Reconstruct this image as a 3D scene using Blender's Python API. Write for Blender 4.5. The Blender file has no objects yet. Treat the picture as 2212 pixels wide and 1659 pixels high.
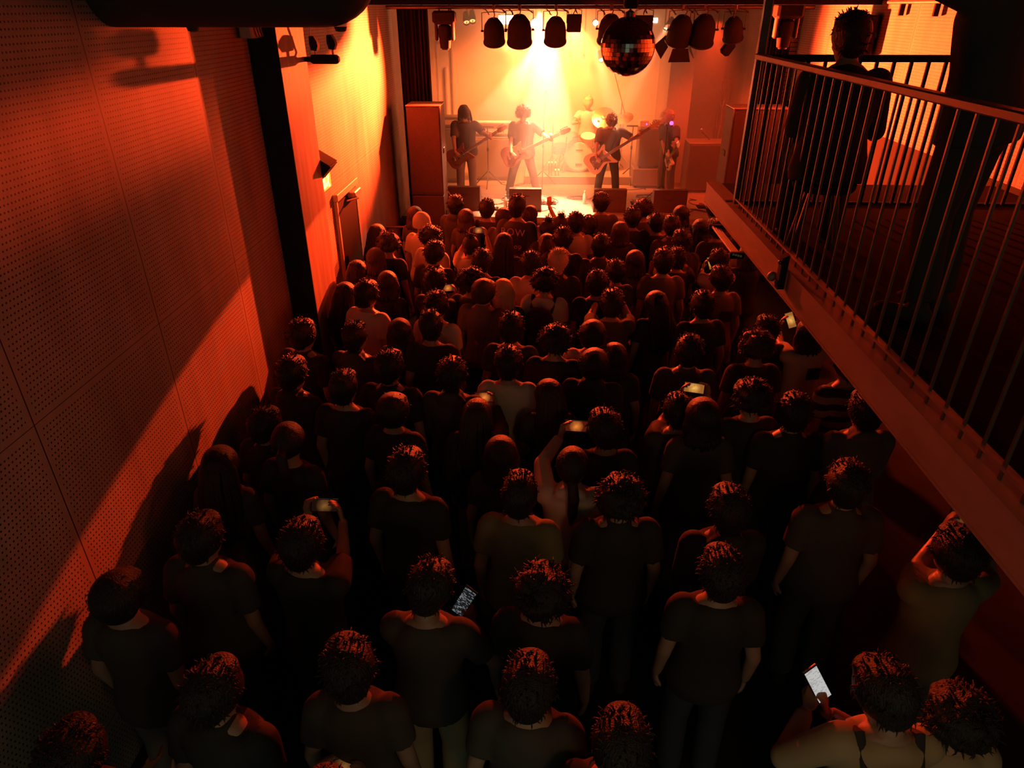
import bpy, bmesh, math, random
from mathutils import Vector, Matrix, Euler
PI = math.pi
R = math.radians
sc = bpy.context.scene
col = sc.collection

# ------------------------------------------------------------------ camera
EYE = Vector((0.0, 0.0, 4.0))
cam_d = bpy.data.cameras.new('camera')
cam = bpy.data.objects.new('camera', cam_d)
col.objects.link(cam)
cam.location = EYE
cam.rotation_euler = (R(90 - 28.9), 0, R(2.5))
cam_d.sensor_width = 36.0
cam_d.lens = 1473.0 / 2212.0 * 36.0
cam_d.clip_start = 0.05
cam_d.clip_end = 60
sc.camera = cam
CM = cam.rotation_euler.to_matrix()

def at(u, v, X=None, Y=None, Z=None):
    d = CM @ Vector(((u - 1106.0) / 1473.0, -(v - 829.5) / 1473.0, -1.0))
    if Z is not None: t = (Z - EYE.z) / d.z
    elif Y is not None: t = (Y - EYE.y) / d.y
    else: t = (X - EYE.x) / d.x
    return EYE + d * t

# ------------------------------------------------------------------ world, exposure, render options
w = bpy.data.worlds.new('dim_room_ambience')
sc.world = w
w.use_nodes = True
w.node_tree.nodes['Background'].inputs[0].default_value = (0.80, 1.0, 0.74, 1)
w.node_tree.nodes['Background'].inputs[1].default_value = 0.17
sc.view_settings.view_transform = 'Standard'
sc.view_settings.look = 'None'
sc.view_settings.exposure = 0.0
sc.view_settings.gamma = 1.0
sc.view_settings.use_curve_mapping = False
cy = sc.cycles
cy.use_denoising = True
cy.use_adaptive_sampling = True
cy.adaptive_threshold = 0.03
cy.max_bounces = 5
cy.diffuse_bounces = 3
cy.glossy_bounces = 2
cy.transmission_bounces = 2
cy.volume_bounces = 1
cy.transparent_max_bounces = 4
cy.sample_clamp_indirect = 4.0
cy.caustics_reflective = False
cy.caustics_refractive = False
cy.use_light_tree = True

# ------------------------------------------------------------------ stage lights and added fills
HOT = (1.0, 0.055, 0.010)
AMBER = (1.0, 0.30, 0.14)
ORANGE = (1.0, 0.19, 0.045)
def lamp(name, loc, aim, power, angle, colr=HOT, blend=0.3, size=0.05, parent=None):
    ld = bpy.data.lights.new(name, 'SPOT')
    ld.energy = power; ld.color = colr; ld.spot_size = R(angle); ld.spot_blend = blend
    ld.shadow_soft_size = size
    o = bpy.data.objects.new(name, ld)
    col.objects.link(o)
    o.location = loc
    o.rotation_euler = (Vector(aim) - Vector(loc)).to_track_quat('-Z', 'Y').to_euler()
    return o
LAMPS = [
 # name, position, aim, power, cone, colour, blend, radius
 ('back_wash_light', (-0.50, 14.6, 3.72), (0.5, 2.4, 1.2), 6500, 21, HOT, 0.5, 0.05),
 ('back_wash_light', (0.55, 14.6, 3.72), (0.6, 7.4, 1.2), 6000, 36, HOT, 0.6, 0.05),
 ('left_wall_light', (-0.43, 12.15, 3.50), (-2.4, 9.7, 3.10), 24000, 52, HOT, 1.0, 0.05),
 ('right_wall_light', (1.30, 11.15, 3.32), (3.9, 8.9, 3.35), 12500, 92, HOT, 0.9, 0.05),
 ('right_stage_fill', (2.9, 13.1, 3.8), (3.0, 13.9, 1.0), 700, 80, HOT, 0.9, 0.1),  # unseen fill, added to redden the haze at stage right
 ('upper_beam_light', (-0.30, 14.4, 3.45), (-2.4, 4.2, 3.72), 14000, 9, HOT, 1.0, 0.05),
 ('low_beam_light', (0.10, 14.2, 3.45), (-2.38, 5.0, 1.0), 20000, 12, HOT, 0.06, 0.03),
 ('floor_beam_light', (-0.10, 12.30, 3.95), (-0.10, 12.10, 0.87), 5500, 42, AMBER, 0.3, 0.03),
 ('floor_beam_light', (0.10, 14.2, 3.90), (0.0, 12.05, 0.87), 9500, 30, AMBER, 0.3, 0.04),
 ('haze_beam_light', (-0.16, 14.4, 3.42), (-0.9, 12.2, 2.3), 2200, 16, AMBER, 0.35, 0.04),
 ('haze_beam_light', (0.90, 14.4, 3.42), (1.5, 12.4, 1.6), 1600, 14, AMBER, 0.35, 0.04),
 ('haze_beam_light', (2.15, 13.6, 3.75), (0.9, 12.4, 1.7), 3600, 13, AMBER, 0.35, 0.04),
 ('haze_beam_light', (-0.50, 14.3, 3.95), (-0.55, 13.2, 1.2), 800, 34, AMBER, 1.0, 0.08),
 ('back_wall_light', (0.1, 13.9, 3.9), (0.1, 15.6, 1.9), 4200, 125, ORANGE, 0.8, 0.3),
 ('front_bounce_fill', (0.7, 8.6, 3.95), (0.7, 12.0, 1.4), 420, 80, HOT, 0.6, 0.2),  # no fixture here: fill added for red light bounced onto the stage fronts
]
LO = [lamp(*a) for a in LAMPS]
rear = bpy.data.lights.new('rear_warm_light', 'AREA')  # unseen warm light behind the camera, brightens the khaki shirts
rear.energy = 7.0; rear.color = (1.0, 0.42, 0.12); rear.size = 0.5
ro = bpy.data.objects.new('rear_warm_light', rear); col.objects.link(ro)
ro.location = (0.95, -0.7, 3.3)
ro.rotation_euler = (Vector((1.7, 1.9, 1.2)) - ro.location).to_track_quat('-Z', 'Y').to_euler()

# ------------------------------------------------------------------ node helpers
def rgb(c): return (c[0], c[1], c[2], 1.0)
class NT:
    def __init__(s, m):
        s.t = m.node_tree; s.n = s.t.nodes; s.l = s.t.links
    def m(s, op, a, b=None, c=None):
        n = s.n.new('ShaderNodeMath'); n.operation = op
        for i, x in enumerate((a, b, c)):
            if x is None: continue
            if isinstance(x, (int, float)): n.inputs[i].default_value = x
            else: s.l.new(x, n.inputs[i])
        return n.outputs[0]
    def mix(s, f, a, b):
        n = s.n.new('ShaderNodeMix'); n.data_type = 'RGBA'
        for i, x in ((0, f), (6, a), (7, b)):
            if isinstance(x, (int, float)): n.inputs[i].default_value = x
            elif isinstance(x, tuple): n.inputs[i].default_value = rgb(x)
            else: s.l.new(x, n.inputs[i])
        return n.outputs[2]
    def pos(s):
        return s.n.new('ShaderNodeTexCoord').outputs['Object']
    def xyz(s, v):
        n = s.n.new('ShaderNodeSeparateXYZ'); s.l.new(v, n.inputs[0]); return n.outputs
    def noise(s, v, scale, detail=3, sx=(1, 1, 1)):
        mp = s.n.new('ShaderNodeMapping'); mp.inputs['Scale'].default_value = sx
        s.l.new(v, mp.inputs[0])
        n = s.n.new('ShaderNodeTexNoise'); n.inputs['Scale'].default_value = scale
        n.inputs['Detail'].default_value = detail
        s.l.new(mp.outputs[0], n.inputs['Vector']); return n.outputs[0]
def newmat(name):
    m = bpy.data.materials.new(name); m.use_nodes = True
    return m, NT(m), m.node_tree.nodes['Principled BSDF']
def mat(name, c, rough=0.6, metal=0.0, vary=0.25, scale=12.0, bump=0.0, stretch=(1, 1, 1), spec=0.5, emit=None, es=0.0):
    m, t, b = newmat(name)
    p = t.pos()
    nz = t.noise(p, scale, 4, stretch)
    hi = tuple(min(1, x * (1 + vary)) for x in c); lo = tuple(x * (1 - vary) for x in c)
    t.l.new(t.mix(nz, lo, hi), b.inputs['Base Color'])
    b.inputs['Roughness'].default_value = rough
    b.inputs['Metallic'].default_value = metal
    b.inputs['Specular IOR Level'].default_value = spec
    if bump:
        bp = t.n.new('ShaderNodeBump'); bp.inputs['Strength'].default_value = bump; bp.inputs['Distance'].default_value = 0.01
        t.l.new(nz, bp.inputs['Height']); t.l.new(bp.outputs[0], b.inputs['Normal'])
    if emit:
        b.inputs['Emission Color'].default_value = rgb(emit); b.inputs['Emission Strength'].default_value = es
    return m

def perforated(name, axis, off, base=(0.40, 0.33, 0.27)):
    """pale acoustic board: rows of small drilled holes, plain margins, dark butt joints every 1.2 m"""
    m, t, b = newmat(name)
    p = t.pos(); x = t.xyz(p)
    a = x[axis]; z = x[2]
    rz = t.m('DIVIDE', z, 0.03)
    st = t.m('MULTIPLY', t.m('MODULO', t.m('FLOOR', rz), 2.0), 0.5)
    fz = t.m('MULTIPLY', t.m('SUBTRACT', t.m('FRACT', rz), 0.5), 0.03)
    fa = t.m('MULTIPLY', t.m('SUBTRACT', t.m('FRACT', t.m('ADD', t.m('DIVIDE', a, 0.025), st)), 0.5), 0.025)
    d = t.m('SQRT', t.m('ADD', t.m('MULTIPLY', fz, fz), t.m('MULTIPLY', fa, fa)))
    hole = t.m('LESS_THAN', d, 0.0052)
    pa = t.m('MULTIPLY', t.m('FRACT', t.m('DIVIDE', t.m('ADD', a, off), 1.2)), 1.2)
    pz = t.m('MULTIPLY', t.m('FRACT', t.m('DIVIDE', t.m('SUBTRACT', z, 0.43), 1.82)), 1.82)
    ok = t.m('MULTIPLY', t.m('MULTIPLY', t.m('GREATER_THAN', pa, 0.035), t.m('LESS_THAN', pa, 1.165)),
             t.m('MULTIPLY', t.m('GREATER_THAN', pz, 0.035), t.m('LESS_THAN', pz, 1.785)))
    hole = t.m('MULTIPLY', hole, ok)
    seam = t.m('MAXIMUM', t.m('LESS_THAN', pa, 0.007), t.m('LESS_THAN', pz, 0.004))
    streak = t.noise(p, 2.2, 5, (2.6, 2.6, 0.28)); blot = t.noise(p, 1.3, 3)
    f = t.m('MULTIPLY', t.m('ADD', streak, blot), 0.5)
    f = t.m('MULTIPLY', t.m('SUBTRACT', f, 0.28), 2.2)
    c = t.mix(f, tuple(k * 0.55 for k in base), tuple(min(1, k * 1.2) for k in base))
    c = t.mix(t.m('MAXIMUM', hole, seam), c, (0.012, 0.010, 0.008))
    t.l.new(c, b.inputs['Base Color'])
    b.inputs['Roughness'].default_value = 0.62
    b.inputs['Specular IOR Level'].default_value = 0.3
    return m

M = {}
M['board'] = perforated('perforated_board', 1, -3.85 % 1.2)
M['board_far'] = perforated('perforated_board_far', 1, 1.2 - (8.27 % 1.2))
M['board_right'] = perforated('perforated_board_right', 1, 1.2 - (8.3 % 1.2), (0.40, 0.33, 0.27))
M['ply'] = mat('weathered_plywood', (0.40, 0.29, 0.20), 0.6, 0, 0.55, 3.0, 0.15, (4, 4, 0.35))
M['concrete_and_shade'] = mat('dark_concrete_and_shade', (0.028, 0.026, 0.023), 0.9, 0, 0.3, 5, spec=0.15)
M['floor'] = mat('black_hall_floor', (0.02, 0.019, 0.017), 0.8, 0, 0.4, 4, spec=0.15)
M['black'] = mat('matte_black_paint', (0.018, 0.017, 0.016), 0.8, 0, 0.3, 9, spec=0.10)
M['blackgloss'] = mat('satin_black_metal', (0.025, 0.023, 0.021), 0.5, 0.0, 0.2, 9, spec=0.3)
M['rail'] = mat('painted_steel_rail', (0.22, 0.15, 0.12), 0.45, 0.2, 0.3, 14)
M['fascia'] = mat('worn_painted_steel_beam', (0.26, 0.19, 0.16), 0.55, 0.1, 0.45, 6, 0.1, (1, 0.3, 1))
M['bar'] = mat('dark_steel_bar', (0.10, 0.085, 0.07), 0.35, 0.5, 0.3, 20)
M['stagefloor'] = mat('worn_stage_boards', (0.32, 0.27, 0.22), 0.4, 0, 0.4, 3, 0.1, (0.4, 3, 1))
M['backwall'] = mat('painted_back_wall', (0.50, 0.42, 0.34), 0.8, 0, 0.2, 2)
M['sidewall'] = mat('painted_side_wall', (0.25, 0.20, 0.17), 0.8, 0, 0.3, 2.5)
M['curtain'] = mat('heavy_black_curtain', (0.02, 0.017, 0.015), 0.9, 0, 0.3, 3, 0.2, (9, 9, 0.5))
M['cab'] = mat('black_textured_cabinet', (0.085, 0.06, 0.052), 0.75, 0, 0.35, 90, 0.3)
M['tolex'] = mat('grained_amp_covering', (0.12, 0.09, 0.075), 0.6, 0, 0.3, 120, 0.2)
M['grille'] = mat('woven_grille_cloth', (0.20, 0.16, 0.12), 0.8, 0, 0.4, 200, 0.2)
M['chrome'] = mat('chrome_plate', (0.75, 0.72, 0.68), 0.22, 1.0, 0.05, 8)
M['brass'] = mat('hammered_bronze', (0.80, 0.58, 0.28), 0.3, 1.0, 0.1, 30, 0.1)
M['shell'] = mat('pearl_drum_shell', (0.62, 0.55, 0.46), 0.3, 0, 0.15, 20)
M['head_skin'] = mat('coated_drumhead', (0.78, 0.74, 0.66), 0.55, 0, 0.06, 10)
M['door'] = mat('dark_open_door', (0.014, 0.011, 0.010), 0.7, 0, 0.3, 4, spec=0.1)
M['balcony_floor'] = mat('black_balcony_floor', (0.008, 0.0075, 0.007), 0.9, 0, 0.3, 4, spec=0.05)
M['frame'] = mat('pale_timber_frame', (0.48, 0.38, 0.29), 0.5, 0, 0.2, 6)
M['cable'] = mat('rubber_cable', (0.06, 0.05, 0.045), 0.5, 0, 0.2, 30)
M['conduit'] = mat('grey_steel_conduit', (0.45, 0.40, 0.35), 0.35, 0.6, 0.2, 12)
M['duct'] = mat('dark_coated_duct', (0.035, 0.032, 0.028), 0.7, 0, 0.3, 5)
M['white'] = mat('white_plastic', (0.75, 0.72, 0.66), 0.5, 0, 0.08, 8)
M['maple'] = mat('maple_neck', (0.42, 0.28, 0.15), 0.4, 0, 0.25, 8, 0, (1, 1, 6))
M['rosewood'] = mat('rosewood_board', (0.10, 0.05, 0.03), 0.5, 0, 0.3, 20)
M['sunburst'] = mat('sunburst_lacquer', (0.20, 0.08, 0.04), 0.2, 0, 0.35, 4)
M['cream'] = mat('cream_lacquer', (0.72, 0.62, 0.46), 0.22, 0, 0.08, 4)
M['pickguard'] = mat('tortoise_pickguard', (0.16, 0.09, 0.06), 0.3, 0, 0.5, 40)
M['water'] = mat('clear_bottle_plastic', (0.7, 0.68, 0.62), 0.15, 0, 0.05, 8)
M['lens'] = mat('lit_lamp_lens', (1, 0.8, 0.5), 0.3, 0, 0, 5, emit=(1.0, 0.62, 0.28), es=60)
M['lens_low'] = mat('dim_lamp_lens', (1, 0.5, 0.2), 0.3, 0, 0, 5, emit=(1.0, 0.30, 0.08), es=4)
M['lens_off'] = mat('unlit_lamp_lens', (0.02, 0.018, 0.016), 0.3, 0, 0.1, 5)
M['violet'] = mat('violet_pilot_lamp', (0.5, 0.2, 1), 0.3, 0, 0, 5, emit=(0.42, 0.12, 1.0), es=2.2)
M['exit'] = mat('lit_exit_sign', (0.4, 0.8, 0.2), 0.4, 0, 0, 5, emit=(0.42, 0.55, 0.05), es=0.8)
M['exitmark'] = mat('exit_sign_mark', (0.9, 0.9, 0.5), 0.4, 0, 0, 5, emit=(1.0, 0.95, 0.35), es=1.6)
M['skin'] = mat('warm_skin', (0.40, 0.25, 0.18), 0.5, 0, 0.08, 14)
M['eye'] = mat('dark_eye', (0.03, 0.02, 0.02), 0.2, 0, 0.0, 5)
M['hair'] = mat('dark_hair', (0.020, 0.014, 0.011), 0.48, 0, 0.6, 60, 1.0, (3, 3, 0.6), 0.5)
M['brownhair'] = mat('brown_hair', (0.06, 0.035, 0.022), 0.48, 0, 0.6, 60, 1.0, (3, 3, 0.6), 0.5)
M['blond'] = mat('bleached_hair', (0.62, 0.44, 0.26), 0.5, 0, 0.25, 60, 0.5, (3, 3, 0.6))
M['knit'] = mat('pale_knit', (0.60, 0.52, 0.44), 0.9, 0, 0.2, 90, 0.5, (4, 4, 0.4))
FAB = {'dark': (0.075, 0.066, 0.058), 'black': (0.040, 0.038, 0.034), 'white': (0.62, 0.56, 0.50), 'grey': (0.17, 0.14, 0.12),
       'olive': (0.22, 0.19, 0.10), 'khaki': (0.42, 0.33, 0.20), 'blue': (0.05, 0.06, 0.09), 'red': (0.25, 0.08, 0.06)}
for k, c in FAB.items():
    M['f_' + k] = mat(k + '_cloth', c, 0.85, 0, 0.22, 5, 0.5, (1, 1, 0.5), 0.25)
m_, t_, b_ = newmat('broad_striped_cloth')
z_ = t_.xyz(t_.pos())[2]
t_.l.new(t_.mix(t_.m('GREATER_THAN', t_.m('FRACT', t_.m('DIVIDE', z_, 0.105)), 0.5), (0.03, 0.025, 0.022), (0.30, 0.22, 0.18)), b_.inputs['Base Color'])
b_.inputs['Roughness'].default_value = 0.85
M['f_stripe'] = m_

# ------------------------------------------------------------------ mesh helpers
def frame_of(d):
    d = Vector(d).normalized()
    a = Vector((0, 0, 1)) if abs(d.z) < 0.9 else Vector((0, 1, 0))
    x = a.cross(d).normalized(); y = d.cross(x).normalized()
    return x, y, d
class MB:
    def __init__(s): s.v = []; s.f = []
    def add(s, vs, fs):
        o = len(s.v); s.v += [tuple(q) for q in vs]; s.f += [tuple(i + o for i in f) for f in fs]; return s
    def rings(s, rs, cap=True, closed=False):
        n = len(rs[0]); vs = [q for r in rs for q in r]; fs = []
        k = len(rs)
        for i in range(k if closed else k - 1):
            a = i * n; b = ((i + 1) % k) * n
            for j in range(n):
                fs.append((a + j, a + (j + 1) % n, b + (j + 1) % n, b + j))
        if cap and not closed:
            fs.append(tuple(range(n - 1, -1, -1))); fs.append(tuple(range((k - 1) * n, k * n)))
        return s.add(vs, fs)
    def tube(s, pts, r, n=8, cap=True, flat=1.0):
        pts = [Vector(p) for p in pts]
        if not isinstance(r, (list, tuple)): r = [r] * len(pts)
        rs = []; px = None
        for i, p in enumerate(pts):
            d = pts[min(i + 1, len(pts) - 1)] - pts[max(i - 1, 0)]
            if d.length < 1e-9: d = Vector((0, 0, 1))
            d.normalize()
            if px is None: x, y, _ = frame_of(d)
            else:
                x = px - d * px.dot(d)
                if x.length < 1e-6: x = frame_of(d)[0]
                x.normalize(); y = d.cross(x)
            px = x
            rs.append([p + (x * math.cos(2 * PI * j / n) + y * math.sin(2 * PI * j / n) * flat) * r[i] for j in range(n)])
        return s.rings(rs, cap)
    def caps(s, a, b, ra, rb, n=12):
        """rounded tapered limb"""
        a = Vector(a); b = Vector(b); d = (b - a)
        if d.length < 1e-6: return s
        d.normalize()
        return s.tube([a - d * ra * 0.9, a - d * ra * 0.55, a, b, b + d * rb * 0.55, b + d * rb * 0.9],
                      [ra * 0.35, ra * 0.82, ra, rb, rb * 0.82, rb * 0.35], n)
    def ell(s, c, r, rot=None, n=16, m=10):
        c = Vector(c); rs = []
        if isinstance(r, (int, float)): r = (r, r, r)
        for i in range(m + 1):
            th = PI * (i + 0.001) / (m + 0.002)
            ring = []
            for j in range(n):
                q = Vector((math.sin(th) * math.cos(2 * PI * j / n) * r[0], math.sin(th) * math.sin(2 * PI * j / n) * r[1], -math.cos(th) * r[2]))
                if rot is not None: q = rot @ q
                ring.append(c + q)
            rs.append(ring)
        return s.rings(rs)
    def box(s, c, d, rot=None, bev=0.0):
        c = Vector(c); hx, hy, hz = d[0] / 2, d[1] / 2, d[2] / 2
        b = min(bev, hx * 0.9, hy * 0.9, hz * 0.9)
        if b <= 0:
            vs = [Vector((x, y, z)) for x in (-hx, hx) for y in (-hy, hy) for z in (-hz, hz)]
            fs = [(0, 1, 3, 2), (4, 6, 7, 5), (0, 4, 5, 1), (2, 3, 7, 6), (0, 2, 6, 4), (1, 5, 7, 3)]
        else:
            def rect(x, y, z, k):
                return [Vector((x - k, -y, z)), Vector((x, -y + k, z)), Vector((x, y - k, z)), Vector((x - k, y, z)),
                        Vector((-x + k, y, z)), Vector((-x, y - k, z)), Vector((-x, -y + k, z)), Vector((-x + k, -y, z))]
            rs = [rect(hx - b, hy - b, -hz, b * 0.4), rect(hx, hy, -hz + b, b), rect(hx, hy, hz - b, b), rect(hx - b, hy - b, hz, b * 0.4)]
            vs = [q for r_ in rs for q in r_]; fs = []
            for i in range(3):
                for j in range(8): fs.append((i * 8 + j, i * 8 + (j + 1) % 8, i * 8 + 8 + (j + 1) % 8, i * 8 + 8 + j))
            fs.append(tuple(range(7, -1, -1))); fs.append(tuple(range(24, 32)))
        if rot is not None: vs = [rot @ q for q in vs]
        return s.add([c + q for q in vs], fs)
    def lathe(s, prof, c=(0, 0, 0), rot=None, n=24, cap=True):
        c = Vector(c); rs = []
        for r, z in prof:
            ring = [Vector((r * math.cos(2 * PI * j / n), r * math.sin(2 * PI * j / n), z)) for j in range(n)]
            if rot is not None: ring = [rot @ q for q in ring]
            rs.append([c + q for q in ring])
        return s.rings(rs, cap)
    def prism(s, outline, y0, y1, mtx=None):
        """outline in the local x-z plane extruded along y"""
        n = len(outline)
        vs = [Vector((x, y0, z)) for x, z in outline] + [Vector((x, y1, z)) for x, z in outline]
        if mtx is not None: vs = [mtx @ q for q in vs]
        fs = [tuple(range(n)), tuple(range(2 * n - 1, n - 1, -1))] + [(i, i + n, (i + 1) % n + n, (i + 1) % n) for i in range(n)]
        return s.add(vs, fs)
    def mesh(s, name, smooth=True):
        me = bpy.data.meshes.new(name)
        me.from_pydata([tuple(q) for q in s.v], [], s.f)
        bm = bmesh.new(); bm.from_mesh(me)
        bmesh.ops.recalc_face_normals(bm, faces=bm.faces)
        bm.to_mesh(me); bm.free()
        if smooth:
            me.polygons.foreach_set('use_smooth', [True] * len(me.polygons))
            me.set_sharp_from_angle(angle=R(38))
        return me
    def build(s, name, m, parent=None, smooth=True, loc=None, rot=None):
        return link(s.mesh(name, smooth), name, m, parent, loc, rot)
def link(me, name, m, parent=None, loc=None, rot=None):
    o = bpy.data.objects.new(name, me); col.objects.link(o)
    if m is not None:
        if not me.materials: me.materials.append(None)
        o.material_slots[0].link = 'OBJECT'; o.material_slots[0].material = m
    if parent is not None: o.parent = parent
    if loc is not None: o.location = loc
    if rot is not None: o.rotation_euler = rot
    return o
def tag(o, label, cat, group=None, kind=None):
    if label: o['label'] = label
    if cat: o['category'] = cat
    if group: o['group'] = group
    if kind: o['kind'] = kind
    return o
def structure(o): o['kind'] = 'structure'; return o
def thing(name, loc, rot=(0, 0, 0), label=None, cat=None, group=None):
    o = bpy.data.objects.new(name, None); o.empty_display_size = 0.1; col.objects.link(o)
    o.location = loc; o.rotation_euler = rot
    return tag(o, label, cat, group)
_tmp = bpy.data.meshes.new('tmp')
def remesh(mb, voxel=0.012, smooth=3, name='skin'):
    me = bpy.data.meshes.new(name); me.from_pydata([tuple(q) for q in mb.v], [], mb.f)
    bm = bmesh.new(); bm.from_mesh(me); bmesh.ops.recalc_face_normals(bm, faces=bm.faces); bm.to_mesh(me); bm.free()
    o = bpy.data.objects.new('tmp', me); col.objects.link(o)
    r = o.modifiers.new('r', 'REMESH'); r.mode = 'VOXEL'; r.voxel_size = voxel; r.adaptivity = 0
    if smooth:
        q = o.modifiers.new('s', 'SMOOTH'); q.factor = 0.5; q.iterations = smooth
    dg = bpy.context.evaluated_depsgraph_get()
    out = bpy.data.meshes.new_from_object(o.evaluated_get(dg))
    bpy.data.objects.remove(o); bpy.data.meshes.remove(me)
    out.name = name
    out.polygons.foreach_set('use_smooth', [True] * len(out.polygons))
    return out
def append_mb(me, mb, mat_index):
    """join an unremeshed detail onto a mesh, using another material slot"""
    bm = bmesh.new(); bm.from_mesh(me)
    vs = [bm.verts.new(q) for q in mb.v]
    for f in mb.f:
        try: fc = bm.faces.new([vs[i] for i in f])
        except ValueError: continue
        fc.material_index = mat_index; fc.smooth = True
    bm.to_mesh(me); bm.free()
def rotm(axis, a): return Matrix.Rotation(a, 3, axis)
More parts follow.
